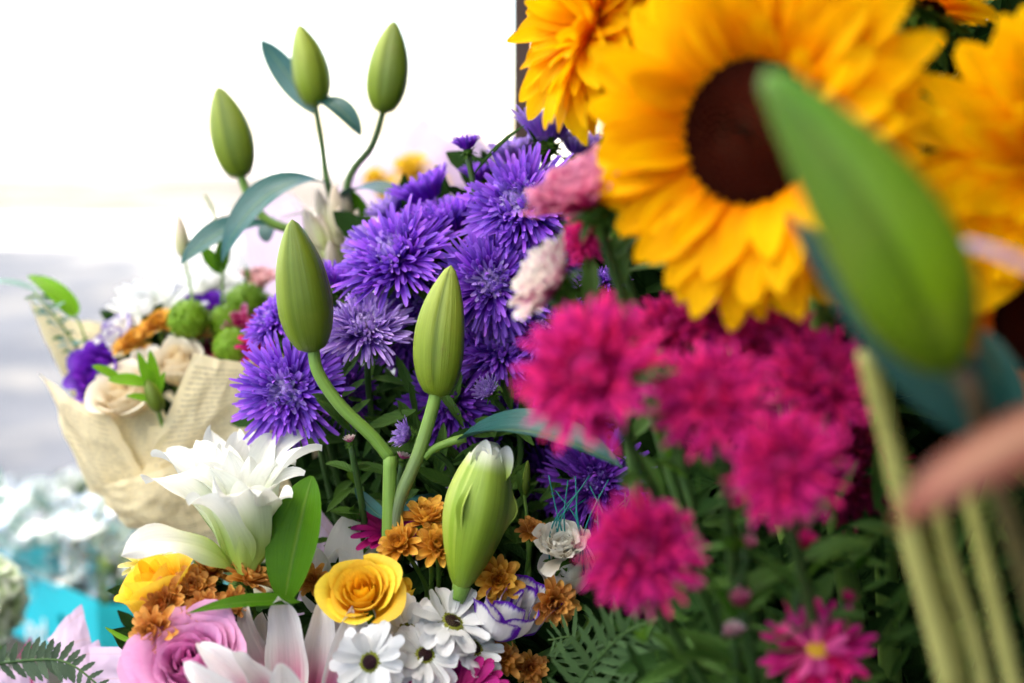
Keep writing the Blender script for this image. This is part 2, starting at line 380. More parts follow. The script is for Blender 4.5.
# ------------------------------------------------------------------ bloom meshes (shared)
CACHE = {}
def aster_mesh(mat, var, N=190, W=.095, half=False, loose=1.0, ns=6):
    closed = mat in ('whitepink', 'pinkwhite')
    key = ('aster', mat, var, N, W, half, loose)
    if key in CACHE: return CACHE[key]
    rr = random.Random(var * 31 + N); mb = MB()
    for i in range(N):
        f = (i + .5) / N; az = i * 2.39996 + rr.uniform(-.25, .25)
        L = (.26 + .74 * f ** .8) * rr.uniform(.82, 1.10)
        if half:
            a0 = math.radians(88 - 26 * f + rr.gauss(0, 7)); bend = math.radians(2 - 14 * f + rr.gauss(0, 14))
            r0 = .30 * math.sqrt(f); z0 = .03 * (1 - f)
            if closed: a0 = math.radians(86 - 52 * f + rr.gauss(0, 5)); bend = math.radians(20 * f + rr.gauss(0, 9)); r0 *= 1.15; L = (.55 + .3 * f) * rr.uniform(.9, 1.08)
        else:
            a0 = math.radians(84 - 82 * f ** .85 * loose + rr.gauss(0, 9))
            bend = math.radians((52 * (1 - f) ** 1.5 + 14) + rr.gauss(0, 20)) * (1 if rr.random() < .62 else -1)
            r0 = .20 * math.sqrt(f); z0 = .20 * (1 - f)
        ph = rr.uniform(0, 6)
        rows = petal_pts(L * (.86 if not half else .84), W * rr.uniform(.75, 1.2), a0, bend, .8, .38, .22, .3, ns, 3, twist=rr.gauss(0, .5), bp=1.4)
        mb.grid(rotz(rows, az, r0, z0), pigs(ns, 3, rr.random(), f))
    add_lathe(mb, [(.0, -.13), (.16, -.10), (.24, .02), (.18, .14), (.0, .2)], 12)
    CACHE[key] = mb.mesh('bloom', M[mat]); return CACHE[key]
def calyx_mesh(var=0):
    key = ('calyx', var)
    if key in CACHE: return CACHE[key]
    rr = random.Random(var + 5); mb = MB()
    for i in range(26):
        f = i / 25; az = i * 2.4
        rows = petal_pts(.34 * rr.uniform(.8, 1.25), .13, math.radians(55 - 95 * f + rr.gauss(0, 10)), math.radians(-20), .3, .5, .8, .3, 5, 3)
        mb.grid(rotz(rows, az, .12, -.10 - .08 * f), pigs(5, 3, rr.random()))
    add_lathe(mb, [(.0, -.28), (.07, -.25), (.20, -.16), (.25, -.03), (.1, .05), (0, .06)], 12)
    CACHE[key] = mb.mesh('calyx', M['calyx']); return CACHE[key]
def mum_mesh(mat, var, N=34, W=.34, rough=0, a_in=80, a_out=10, cup=.5, tipb=.3, ruffle=0, inner=.35):
    key = ('mum', mat, var, N, W, a_in, a_out, cup, ruffle)
    if key in CACHE: return CACHE[key]
    rr = random.Random(var * 7 + N); mb = MB()
    for i in range(N):
        f = (i + .5) / N; az = i * 2.39996 + rr.uniform(-.2, .2)
        L = (inner + (1 - inner) * f ** .7) * rr.uniform(.85, 1.1) * .88
        a0 = math.radians(a_in + (a_out - a_in) * f + rr.gauss(0, 7)); bend = math.radians(18 - 30 * f + rr.gauss(0, 14))
        rows = petal_pts(L, W * rr.uniform(.8, 1.1), a0, bend, cup, .5, tipb, .3, 6, 5, ruffle=ruffle, rf=14, ph=rr.uniform(0, 6))
        mb.grid(rotz(rows, az, .12 * math.sqrt(f), .12 * (1 - f)), pigs(6, 5, rr.random(), f))
    add_lathe(mb, [(0, -.16), (.10, -.12), (.16, 0), (.1, .08), (0, .1)], 10)
    CACHE[key] = mb.mesh('bloom', M[mat]); return CACHE[key]
def button_mesh(mat, var):
    key = ('button', mat, var)
    if key in CACHE: return CACHE[key]
    rr = random.Random(var); mb = MB(); N = 320
    prf = [(.94 * math.sin(a), .80 * math.cos(a)) for a in [PI * i / 14 for i in range(15)]]
    add_lathe(mb, prf, 20)
    for i in range(N):
        z = 1 - 1.75 * (i + .5) / N; az = i * 2.39996; th = math.acos(z)
        rows = petal_pts(.24 * rr.uniform(.7, 1.2), .12, rr.uniform(.2, .8), .9, .5, .4, .3, .5, 3, 3)
        q = Vector((math.sin(th) * math.cos(az), math.sin(th) * math.sin(az), z * .85)) * .88
        Z = q.normalized(); X = Z.cross(Vector((0, 0, 1))).normalized() if abs(Z.z) < .99 else Vector((1, 0, 0)); Y = Z.cross(X)
        g = rr.uniform(0, 6); X2 = X * math.cos(g) + Y * math.sin(g); Y2 = Z.cross(X2)
        out = [[q + (Z * p.x + Y2 * p.y + X2 * p.z) for p in r] for r in rows]
        mb.grid(out, pigs(3, 3, rr.random(), i / N))
    CACHE[key] = mb.mesh('bloom', M[mat]); return CACHE[key]
def rose_petal(k, n, rr, opn=1.0, ruf=.03, tall=1.0, ns=10, nw=11, inner=.07):
    f = k / max(1, n - 1)
    rb = inner + .62 * f ** .8
    Hh = (.98 - .10 * f * opn + rr.uniform(-.07, .07)) * tall
    Ph = 1.45 - .62 * f + rr.uniform(-.1, .1)
    az = k * 2.39996 + rr.uniform(-.35, .35); ph = rr.uniform(0, 6)
    tilt = rr.uniform(-.03, .07) * (.3 + f)
    rows = []
    for i in range(ns + 1):
        t = 1 - (1 - i / ns) ** 1.3; row = []
        for j in range(nw):
            q = -1 + 2 * j / (nw - 1)
            tt = t * (1 - .24 * abs(q) ** 2.4)
            wid = Ph * (.40 + .60 * min(1, tt * 2.0))
            up = max(0, (tt - .5) / .5)
            lip = max(0, (tt - .62) / .38) ** 1.5 * (.03 + .50 * f ** 1.2 * opn)
            flare = .34 + .66 * math.sin(min(1, tt / .58) * PI / 2)
            lean = 1 - (1 - f) ** 1.5 * .45 * up
            bow = max(0, abs(q) - .5) ** 1.3 * .22 * f * up
            r = rb * flare * lean + lip * .62 + bow + (.12 * f * opn + tilt) * tt
            z = -.50 * tall + Hh * tt - lip * .50 + .05 * math.sin(2.4 * q + ph) * tt * (.3 + f)
            r += ruf * math.sin(4.3 * q + ph) * tt ** 3 * (.4 + f)
            a = az + q * wid
            row.append(Vector((r * math.cos(a), r * math.sin(a), z)))
        rows.append(row)
    return rows, pigs(ns, nw, rr.random(), f)
def rose_mesh(mat, var, n=24, **k):
    key = ('rose', mat, var, n, str(k))
    if key in CACHE: return CACHE[key]
    rr = random.Random(var); mb = MB()
    for i in range(n): mb.grid(*rose_petal(i, n, rr, **k))
    CACHE[key] = mb.mesh('bloom', M[mat]); return CACHE[key]

# ------------------------------------------------------------------ things
def aster_leaf(mb, bp, d, up, L, W):
    add_blade(mb, bp, bp + d * L, up, W, ru(.2, .9), cup=.25, a=.75, b=.75, base=.2, ns=10, nw=5, serr=.14, keel=.25)

BASE_PURPLE, BASE_PINK = (470, 800, 1.0), (800, 860, .78)
def stemmed(name, label, cat, group, p, face, R, bloom, calyx=True, base=None, leaves=3, stem='stemdark', sr=.0022, leafm='leafdark', spin=None, stretch=None, calsc=1.0, leafL=(.03, .055)):
    """a flower thing: bloom, calyx, stem, leaves"""
    t = thing(name, p, label, cat, group)
    b = link('bloom', bloom, t); orient(b, p, face, ru(0, 6) if spin is None else spin, R, t)
    if stretch is None and cat == 'aster' and name != 'aster_bud': stretch = (1, 1, .74)
    if stretch: b.scale = Vector(stretch) * R
    if calyx:
        c = link('calyx', calyx_mesh(R_.randint(0, 2)), t); orient(c, p - face * R * .10 * calsc, face, ru(0, 6), R * 1.05 * calsc, t)
    if base is not None:
        q = P(*base) + Vector((ru(-.03, .03), ru(-.02, .02), 0))
        k1 = p - face * (R * .2 + .035) + Vector((0, 0, -.02))
        k2 = k1.lerp(q, .35) + Vector((ru(-.01, .01), ru(0, .015), -.01))
        pts = [p - face * R * .22, k1, k2, q]
        tube('stem', M[stem], t, pts, sr * .9, sr * 1.25)
        sp = smooth_path(pts, 8)
        for i in range(leaves):
            at = sp[min(len(sp) - 1, int(3 + i * (14 / max(1, leaves)) + ru(0, 2)))]
            d = Vector((ru(-1, 1), ru(-.6, .3), ru(.0, .7))).normalized()
            mb = MB(); aster_leaf(mb, at - p, d, Vector((0, -.4, 1)), ru(*leafL), ru(.008, .014))
            mb.build('leaf', M[leafm], t)
    return t

# ---- purple asters  (px, py, R px, face, depth, mat, half, label)
PUR = [
 (546,138,58,(.02,1,.05),.98,'lavender',1,'purple aster seen side-on above its green calyx, directly below the brown post'),
 (467,148,24,(-.15,1,.1),.95,'purple',1,'small half-open purple aster standing on a spiky green calyx, highest on the slope\'s crest'),
 (516,160,42,(-.25,1,.25),.985,'lavender',1,'pale lavender aster half hidden behind the big tousled purple aster'),
 (522,208,66,(-.35,.45,.85),.935,'purple',0,'biggest tousled purple aster, with white-specked centre, touching the pink and white aster'),
 (428,200,52,(-.45,.9,.2),1.0,'purple',1,'purple aster in front of the blurry yellow flowers, petals swept up and out'),
 (452,228,58,(-.2,.95,.25),.96,'purple',1,'purple aster with upright brush-like petals above a dark gap, mid slope'),
 (398,262,68,(-.4,.6,.7),.945,'purple',0,'broad shaggy purple aster just above the tip of the second front lily bud'),
 (492,285,60,(-.05,.12,1),.925,'purple',0,'round purple aster facing us squarely with pale lavender centre, beside the white-pink aster'),
 (548,258,42,(.15,.5,.85),.955,'purple',0,'purple aster tucked behind the white-pink side-on aster'),
 (572,222,36,(.5,.3,.8),.95,'purple',0,'purple aster peeping out beside the tall pink-white aster'),
 (336,285,40,(.35,.9,.15),.96,'purple',1,'purple aster with upswept petals just past the tip of the first front lily bud'),
 (277,322,38,(-.6,.6,.5),.965,'purple',0,'purple aster poking out between magenta mum and the first front lily bud'),
 (366,332,50,(.0,.75,.66),.92,'lavender',0,'flat-topped lighter purple aster right between the two front lily buds'),
 (291,392,60,(-.2,.05,1),.925,'purple',0,'large drooping purple aster under the first front lily bud, above the white lily'),
 (500,352,50,(-.05,.7,.7),.94,'purple',0,'purple aster squeezed under the round pale-centred aster'),
 (548,328,46,(-.25,.55,.8),.93,'purple',0,'purple aster bordering the upper edge of the big pink aster'),
 (450,402,54,(-.3,.1,.9),.94,'violet',0,'dark violet aster crossed by the second front lily bud'),
 (489,392,24,(-.5,.5,.6),.90,'lavender',1,'little pale lavender aster bud beside the second front lily bud\'s base'),
 (408,436,24,(-.8,.3,.5),.90,'lavender',1,'small pale lavender aster low against the bare lily stem'),
 (478,466,44,(-.6,.1,.8),.945,'violet',0,'dark violet aster half behind the opening white-tipped lily bud'),
 (546,478,44,(-.1,-.4,.9),.975,'violet',0,'deep violet aster drooping in the shade below the long lily leaf'),
 (598,484,58,(-.35,.25,.9),.93,'violet',0,'violet aster behind the fine teal threads'),
 (606,282,26,(.1,.9,.3),.90,'purple',0,'bluish purple aster in the notch under the main sunflower\'s lowest yellow petals'),
 (527,392,36,(-.6,.4,.7),.945,'purple',0,'purple aster showing only a petal fringe past the big pink aster'),
 (368,244,34,(-.6,.7,.4),.99,'lavender',1,'pale purple aster low beside the green lily leaf and cream buds'),
 (438,340,40,(.0,.4,.9),.99,'violet',0,'dark violet aster deep in the shadow between the two front buds'),
 (345,395,36,(.6,.1,.8),.95,'violet',0,'violet aster behind the bend of the first front lily bud\'s stem'),
 (330,345,34,(.3,.3,.9),.99,'violet',0,'violet aster behind the first front lily bud'),
 (630,465,40,(.2,.2,.9),.96,'violet',0,'violet aster in the dark gap between the two pink asters'),
 (515,440,34,(.0,.0,1),1.0,'violet',0,'violet aster deep in shade right behind the long lily leaf'),
 (422,300,42,(.1,.5,.85),.965,'purple',0,'purple aster wedged under the broad shaggy one, just over the second front bud\'s shoulder'),
 (318,300,34,(-.3,.6,.7),.975,'purple',0,'purple aster directly behind the upper half of the first front lily bud'),
 (392,215,36,(-.5,.8,.3),1.01,'lavender',1,'pale purple aster at the crest\'s lower end near the yellow mums'),
 (470,325,40,(.1,.3,.95),.95,'purple',0,'purple aster touching the second front bud\'s upper edge, below the square-on aster'),
 (572,330,36,(.0,.6,.8),.95,'purple',0,'purple aster right under the white-pink side-on aster\'s calyx'),
 (470,440,34,(-.2,.2,1),.96,'violet',0,'dark violet aster above the opening lily bud\'s white tip'),
 (578,430,36,(-.2,.0,1),.97,'violet',0,'violet aster in the shade under the biggest pink aster'),
 (578,152,40,(.1,.9,.3),.99,'lavender',1,'lavender aster behind the main sunflower\'s outer petals, beside the one under the brown post'),
 (405,345,34,(.0,.5,.9),.98,'violet',0,'violet aster between the flat-topped aster and the second front bud'),
 (556,395,40,(-.2,.2,.9),.96,'purple',0,'purple aster half covered by the outer petals of the biggest pink aster'),
 (462,372,36,(.0,.4,.9),.965,'purple',0,'purple aster right behind the second front lily bud'),
 (425,225,40,(-.3,.8,.5),.985,'purple',0,'purple aster behind the broad shaggy one, on the crest'),
 (480,178,30,(-.2,.9,.3),1.0,'purple',1,'purple aster filling the crest behind the tousled aster'),
]
for i, (px, py, r, fc, d, mt, half, lb) in enumerate(PUR):
    face = D(*fc)
    stemmed('purple_aster', lb, 'aster', 'purple asters in the bunch', P(px, py, d), face, S(r * (.92 if half else 1.06), d),
            aster_mesh(mt, i % 5, 240 if half else 420, .088 if half else .070, bool(half)), True, BASE_PURPLE, 4)

# ---- pink asters
PNK = [
 (592,374,78,(-.45,.3,.8),.61,'pink',0,'biggest hot pink aster, blurred, overlapping the purple asters'),
 (714,402,64,(-.25,.45,.8),.61,'pink',0,'hot pink aster between the biggest pink aster and the big bud\'s leaf'),
 (822,384,60,(.1,.45,.8),.64,'pink',0,'hot pink aster lying against the dark leaf under the big green bud'),
 (786,468,60,(-.25,.3,.9),.59,'pink',0,'hot pink aster lowest of the tight cluster, above the dark foliage'),
 (772,346,52,(.0,.6,.8),.67,'pink',0,'hot pink aster filling the centre of the tight cluster'),
 (672,330,44,(-.1,.7,.7),.70,'pink',0,'hot pink aster between the biggest pink aster and the sunflower\'s lowest petal'),
 (722,312,56,(-.1,.6,.7),.70,'pink',0,'deep pink aster right under the main sunflower\'s petals'),
 (642,552,62,(-.25,.2,1),.62,'pink',0,'hot pink aster with tiny yellow eye, beside the cream carnation'),
 (852,470,60,(.3,.0,.9),.76,'maroon',0,'dark maroon aster in shade against the pale stems'),
 (832,318,52,(.3,.4,.8),.77,'maroon',0,'maroon aster in the shadow beneath the tip side of the big green bud'),
 (792,318,44,(.0,.3,.9),.79,'maroon',0,'maroon aster at the foot of the main sunflower'),
 (588,200,70,(-.45,.75,.4),.70,'pinkwhite',1,'tall pink aster with whitish top, against the main sunflower'),
 (588,238,30,(-.6,.1,.7),.745,'pink',0,'dusky pink aster under the tall pink-white one'),
 (553,284,54,(-.80,.45,.4),.72,'whitepink',1,'white and pink aster turned side-on showing its dark green calyx'),
]
for i, (px, py, r, fc, d, mt, half, lb) in enumerate(PNK):
    stemmed('pink_aster', lb, 'aster', 'pink asters in the bunch', P(px, py, d), D(*fc), S(r * 1.06, d),
            aster_mesh(mt, i % 4, 200 if half else 380, .15 if half else .10, bool(half), .93), True, BASE_PINK, 6, leafm='leafmid', sr=.0026, leafL=(.022, .042))
def disc_part(root, p, face, r, mat, dome=.35, name='disc', pegs=90):
    mb = MB(); add_lathe(mb, [(1, -.25), (1, 0), (.92, dome * .3), (.7, dome * .65), (.4, dome * .9), (.15, dome), (0, dome)], 20, bump=.06)
    for i in range(pegs):
        f = math.sqrt((i + .5) / pegs); az = i * 2.39996
        rows = petal_pts(.16, .09, PI/2 - .5 * f, .2, .8, .3, .4, .5, 2, 3)
        mb.grid(rotz(rows, az, f * .93, dome * (1 - f * f) - .02), pigs(2, 3, R_.random(), f))
    o = mb.build(name, M[mat], root); orient(o, p, face, 0, r, root); return o
disc_part([o for o in SC.objects if o.get('label', '').startswith('hot pink aster with tiny')][0], P(642, 552, .62) + D(-.25, .2, 1) * S(12, .62), D(-.25, .2, 1), S(9, .62), 'yellowdisc')
def single_aster(px, py, r, fc, d, lb):
    """open pink aster: one ring of rays and a yellow disc"""
    p = P(px, py, d); face = D(*fc); Rr = S(r, d)
    t = stemmed('pink_aster', lb, 'aster', 'pink asters in the bunch', p, face, Rr, mum_mesh('pink', 3, 64, .15, a_in=30, a_out=2, inner=.75), True, BASE_PINK, 4, leafm='leafmid', sr=.0028)
    disc_part(t, p + face * Rr * .08, face, Rr * .24, 'yellowdisc')
single_aster(818, 652, 60, (-.3, .5, .8), .665, 'open pink aster with yellow disc and single rays, low by the pale stems')
for (px, py, r, fc, d, lb, mt) in [
  (803, 546, 20, (.1, .9, .2), .67, 'small pink aster bud above the open pink aster', 'pink'),
  (741, 602, 17, (-.3, .8, .4), .67, 'tiny pink and white aster bud among the dark leaves', 'pinkwhite'),
  (734, 632, 14, (-.2, .6, .6), .67, 'creamy white aster bud just under the pink and white bud', 'whitepink'),
  (748, 545, 12, (.1, .8, .4), .67, 'tiny rosy aster bud in the leaves under the tight pink cluster', 'pinkwhite'),
  (846, 600, 12, (.3, .8, .4), .67, 'tiny pink aster bud beside the leftmost pale stem', 'pink')]:
    stemmed('aster_bud', lb, 'aster bud', 'pink aster buds', P(px, py, d), D(*fc), S(r, d), aster_mesh(mt, 1, 60, .2, True), True, BASE_PINK, 5, leafm='leafmid', calsc=1.3)
for (px, py, r, fc, d, lb) in [
  (350, 441, 9, (-.2, .9, .3), .90, 'white-tipped aster bud on a leafy green sprig beside the lily stem'),
  (403, 458, 9, (.2, .9, .2), .91, 'white-tipped aster bud right between the two lily stalks')]:
    stemmed('aster_bud', lb, 'aster bud', 'white aster buds', P(px, py, d), D(*fc), S(r, d), aster_mesh('whitepink', 1, 60, .2, True), True, (420, 640, .97), 5, leafm='leafmid', calsc=1.7, leafL=(.02, .035))

# ---- sunflowers
def sunflower(px, py, R, fc, d, lb, mat='sun', rings=((20, 1.0, 12), (20, .92, 28)), discf=.45, W=.25, calyx=False, down=True, sag=-.3):
    p = P(px, py, d); face = D(*fc); Rr = S(R, d)
    t = thing('sunflower', p, lb, 'sunflower', 'sunflowers')
    var = []
    for v in range(9):
        mb = MB(); L = 1 - discf * .85
        mb.grid(petal_pts(L * ru(.88, 1.08), W * ru(.85, 1.2), 0, ru(-.7, .35) + sag * .4, ru(.1, .4), .60, .62, .4, 10, 5, keel=.2, twist=ru(-.4, .4), ruffle=.03, ph=ru(0, 6)), pigs(10, 5, R_.random(), 1))
        var.append(mb.mesh('petal', M[mat]))
    for n, sc, el in rings:
        off = ru(0, 1)
        for k in range(n):
            o = link('petal', var[R_.randint(0, 8)], t)
            az = (k + off + ru(-.25, .25)) * 2 * PI / n
            q = Vector((0, 0, 1)).rotation_difference(face)
            o.rotation_mode = 'QUATERNION'
            o.rotation_quaternion = q @ Quaternion((0, 0, 1), az) @ Quaternion((0, 1, 0), -math.radians(el + ru(-9, 9)))
            o.location = q @ Vector((math.cos(az) * discf * .85, math.sin(az) * discf * .85, 0)) * Rr
            s_ = Rr * sc; o.scale = (s_ * ru(.92, 1.08), s_ * ru(.9, 1.1), s_)
    disc_part(t, p, face, Rr * discf, 'disc', .22, pegs=260)
    mb = MB()
    for i in range(30):
        f = i / 29
        rows = petal_pts(.5, .18, math.radians(-5 - 30 * f), -.5, .3, .4, .9, .5, 6, 3)
        mb.grid(rotz(rows, i * 2.4, .34, -.10 - .1 * f), pigs(6, 3, R_.random()))
    add_lathe(mb, [(0, -.4), (.1, -.36), (.36, -.2), (.45, -.05), (.3, 0), (0, 0)], 16)
    c = mb.build('calyx', M['calyx'], t); orient(c, p, face, 0, Rr, t)
    k1 = p - face * (Rr * .35 + .04) + Vector((0, 0, -.02)); q = P(900, 900, .85)
    tube('stem', M['stem'], t, [p - face * Rr * .3, k1, k1.lerp(q, .3) + Vector((0, .03, -.03)), q], .006, .007)
    return t
sunflower(751, 132, 184, (-.62, -.05, .8), .64, 'main sunflower with dark brown disc, partly covered by the big green bud', rings=((24, 1.10, 0), (24, 1.04, 10), (23, 1.0, 20), (22, .93, 31), (16, .72, 46)), W=.235, discf=.43)
sunflower(590, 22, 120, (-.9, .15, .4), .78, 'bushy sunflower at the picture top peeping out from behind the main sunflower', rings=((24, 1.0, -8), (24, .98, 10), (22, .9, 28), (18, .75, 48), (16, .6, 66)), W=.27, sag=-.4, discf=.2)
sunflower(903, 12, 92, (.05, .95, -.12), .745, 'sunflower seen from behind at the top edge, showing its green calyx', rings=((20, 1.0, 8), (18, .95, 22)))
sunflower(1080, 160, 185, (-.35, .05, .92), .62, 'large sunflower cut by the picture\'s right side, above the lilac petal', rings=((24, 1.0, 0), (24, .97, 14), (22, .9, 28), (20, .78, 44), (18, .6, 62), (12, .42, 76)), discf=.26, W=.24)
sunflower(1052, 322, 132, (-.4, .0, .9), .66, 'deep orange sunflower with dark disc beside the big bud\'s base', 'sundeep', rings=((20, 1.0, 6), (20, .95, 22)))

# ---- lily buds and stems
def bud_rows(base, tip, Wd, prf, bendv=Vector((0, 0, 0)), sq=.10, roll=0, ns=26, nw=36, t0=0, t1=1, a0=0, a1=2*PI, grow=1.0, flare=None, seam=.10, seed=0):
    L, X, Y, Z = frame(base, tip, -CF)
    closed = (a1 - a0) > 6.2
    rows = []; pg = []
    for i in range(ns + 1):
        t = t0 + (t1 - t0) * i / ns
        k = 0
        while k < len(prf) - 2 and prf[k+1][0] < t: k += 1
        ta, ra = prf[k]; tb, rb = prf[k+1]; h = max(0, min(1, (t - ta) / (tb - ta)))
        pa = prf[max(0, k-1)]; pb = prf[min(len(prf)-1, k+2)]
        ma = (rb - pa[1]) / max(1e-4, tb - pa[0]) * (tb - ta); mb_ = (pb[1] - ra) / max(1e-4, pb[0] - ta) * (tb - ta)
        r = (2*h**3 - 3*h*h + 1) * ra + (h**3 - 2*h*h + h) * ma + (-2*h**3 + 3*h*h) * rb + (h**3 - h*h) * mb_
        r = max(0, r) * Wd / 2 * grow
        cen = base + X * (L * t) + bendv * math.sin(PI * t)
        row = []; pr = []
        for j in range(nw if closed else nw + 1):
            a = a0 + (a1 - a0) * j / nw
            th = a + roll
            c3 = math.cos(3 * th)
            sm = math.exp(-((1 + c3) / .07) ** 1.0) * min(1, t * 5) * min(1, (1 - t) * 6)      # groove where petals meet
            rd = math.exp(-((1 - c3) / .16)) * min(1, t * 4) * min(1, (1 - t) * 5)              # ridge along each petal
            rr = r * (1 + sq * .5 * c3 - seam * sm + .035 * rd + .015 * noise.noise(Vector((th * 1.5, t * 5, seed))))
            if flare:
                q = abs(2 * (a - a0) / (a1 - a0) - 1)
                rr *= 1 + flare(q, t)
            row.append(cen + (Z * math.cos(a) + Y * math.sin(a)) * rr)
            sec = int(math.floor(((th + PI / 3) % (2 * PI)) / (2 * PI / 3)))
            dk = min(1, .95 * math.exp(-((1 + c3) / .05)) * min(1, t * 5) + (.30, .82, .50)[(sec + seed) % 3] + .12 * math.cos(th))  # dark seams; tepal tones part pigment, part side shading put into the colour
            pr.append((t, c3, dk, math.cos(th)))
        rows.append(row); pg.append(pr)
    return rows, pg, closed
PRF = [(0, .10), (.02, .40), (.06, .60), (.16, .85), (.32, 1.0), (.50, .98), (.68, .82), (.82, .58), (.92, .34), (.975, .17), (1, .0)]
PRFN = [(0, .14), (.03, .40), (.09, .66), (.2, .92), (.34, 1.0), (.5, .93), (.66, .76), (.82, .52), (.92, .33), (.98, .18), (1, .0)]
def bud(root, base, tip, Wd, mat, name='bud', **k):
    mb = MB(); o = root.location
    r, g, c = bud_rows(base - o, tip - o, Wd, k.pop('prf', PRF), **k)
    mb.grid(r, g, closed=c); return mb.build(name, M[mat], root)

# front lily stem, two buds in focus
DF = .875
def pl(*a, d=DF): return [P(x, y, d) for x, y in a]
t = thing('budding_lily', P(389, 700, DF), 'sharp front lily stem with two closed green buds above the yellow rose', 'lily', 'lily stems with closed buds')
tube('stem', M['stem'], t, pl((389, 720), (388, 600), (389, 520), (390, 456)), .0046, .0042, n=12)
tube('stem', M['stem'], t, pl((390, 458), (372, 436), (340, 405), (318, 372), (313, 345)), .0040, .0038, n=12)
tube('stem', M['stemgrey'], t, pl((395, 560), (397, 508), (418, 455), (432, 410), (437, 388)), .0042, .0040, n=12)
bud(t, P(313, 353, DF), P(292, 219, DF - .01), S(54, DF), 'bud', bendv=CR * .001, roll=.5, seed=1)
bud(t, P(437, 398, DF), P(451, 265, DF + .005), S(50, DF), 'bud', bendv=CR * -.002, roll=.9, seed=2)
lf = tube('petiole', M['stem'], t, pl((424, 458), (434, 449), (450, 442), (466, 438)), .0022, .0028)
mb = MB(); o = t.location
add_blade(mb, P(458, 440, DF) - o, P(622, 468, .80) - o, D(.1, .75, .6), S(44, DF), 1.1, cup=.35, a=.75, b=.85, ns=18, nw=7, rnd=.35, keel=.2)
mb.build('leaf', M['leafblue'], t)
blade('leaf', M['leafblue'], t, P(396, 545, DF), P(446, 503, .93), D(-.3, 1, .2), S(13, DF), 1.7, cup=.5, rnd=.9)
blade('leaf', M['leafblue'], t, P(388, 520, .9), P(355, 488, .92), D(.1, .8, .6), S(17, .9), -.9, cup=.4, rnd=.95)
# opening bud, pale green with white tip
t = thing('lily_bud', P(452, 640, .86), 'fat pale green lily bud just opening with a white crinkled tip', 'lily bud')
bb, bt = P(460, 590, .86), P(492, 441, .855)
PRFO = [(0, .12), (.04, .30), (.12, .50), (.25, .74), (.42, .95), (.58, 1.0), (.74, .86), (.88, .62), (.96, .42), (1, .16)]
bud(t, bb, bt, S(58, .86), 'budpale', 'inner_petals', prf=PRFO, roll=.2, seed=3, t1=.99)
def fl(q, t): return .26 * max(0, (q - .70) / .30) ** 2 * math.exp(-((t - .58) / .10) ** 2) + .02
bud(t, bb, bt, S(62, .86), 'budshell', 'outer_petal', prf=PRFO, roll=.2, seed=4, t1=.93, a0=-1.75, a1=.55, flare=fl, grow=1.04, nw=26, seam=0)
bud(t, bb, bt, S(62, .86), 'budshell', 'outer_petal', prf=PRFO, roll=.2, seed=5, t1=.90, a0=.35, a1=2.5, flare=fl, grow=1.02, nw=26, seam=0)
bud(t, bb, bt, S(62, .86), 'budshell', 'outer_petal', prf=PRFO, roll=.2, seed=6, t1=.9, a0=2.4, a1=4.6, flare=fl, grow=1.02, nw=26, seam=0)
for (x, y, x2, y2, w, bd) in [(478, 470, 487, 440, 22, .5), (500, 474, 508, 446, 22, .7), (490, 474, 497, 447, 20, -.5), (488, 474, 480, 446, 18, .4)]:
    blade('petal_tip', M['white'], t, P(x, y + 4, .852), P(x2, y2, .848), D(0, .2, 1), S(w * .9, .86), bd * .5, cup=.8, a=.4, b=.5, base=.7, ruffle=.10)
tube('stem', M['stem'], t, [P(458, 600, .86), P(462, 585, .86)], .0042, .006)
tube('stem', M['stem'], t, [P(440, 700, .9), P(452, 625, .87), P(461, 588, .86)], .0042, .0046)

# back lily stem (softly blurred)
DB = 1.10
t = thing('budding_lily', P(350, 330, DB), 'tall blurred lily stem behind, with three green buds and arching blue-green leaves', 'lily', 'lily stems with closed buds')
for (b0, b1, w, sd) in [((242, 178), (218, 86), 41, 11), ((316, 107), (299, 24), 37, 12), ((383, 114), (394, 20), 41, 13)]:
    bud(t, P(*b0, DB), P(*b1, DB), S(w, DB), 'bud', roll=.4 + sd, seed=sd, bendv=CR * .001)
B = lambda *a: pl(*a, d=DB)
tube('stem', M['stem'], t, B((240, 174), (252, 203), (270, 222), (305, 236), (350, 270)), .0034, .004)
tube('stem', M['stemdark'], t, B((315, 104), (322, 145), (328, 185), (345, 250)), .0024, .003)
tube('stem', M['stemdark'], t, B((383, 112), (372, 146), (348, 182), (346, 260)), .0028, .0034)
tube('stem', M['stem'], t, B((344, 240), (352, 330), (380, 560), (420, 760)), .005, .006)
def lb_(b0, tp, n, w, bend, m='leafblue', **k):
    return blade('leaf', M[m], t, P(*b0), P(*tp), D(*n), S(w, DB), bend, **k)
lb_((327, 184, DB), (222, 262, DB - .06), (-.3, .6, .8), 40, 1.7, rnd=.9, a=.7, b=.9, ns=18, nw=7)
lb_((268, 224, DB), (181, 264, DB - .04), (-.2, .6, .8), 32, 1.2, rnd=.8, a=.8, b=.8)
lb_((314, 114, DB + .01), (261, 40, DB + .03), (-.4, .3, .9), 28, -.6, rnd=.85, a=.8, b=.7)
lb_((319, 100, DB), (361, 137, DB - .02), (.3, .6, .8), 26, 1.2, rnd=.5, a=.6, b=.8)
lb_((340, 200, DB), (400, 200, DB - .05), (.1, .9, .5), 32, 1.0, rnd=.1, a=.7, b=.6)
lb_((352, 190, DB), (366, 258, DB), (.6, .1, .8), 24, .5, 'leaflily', rnd=.2)
lb_((270, 218, DB + .02), (268, 242, DB), (-.3, .3, .9), 20, .5, rnd=1.0, a=.5, b=.5)
lb_((275, 222, DB), (320, 214, DB), (0, 1, .2), 10, .6, 'leaflily')
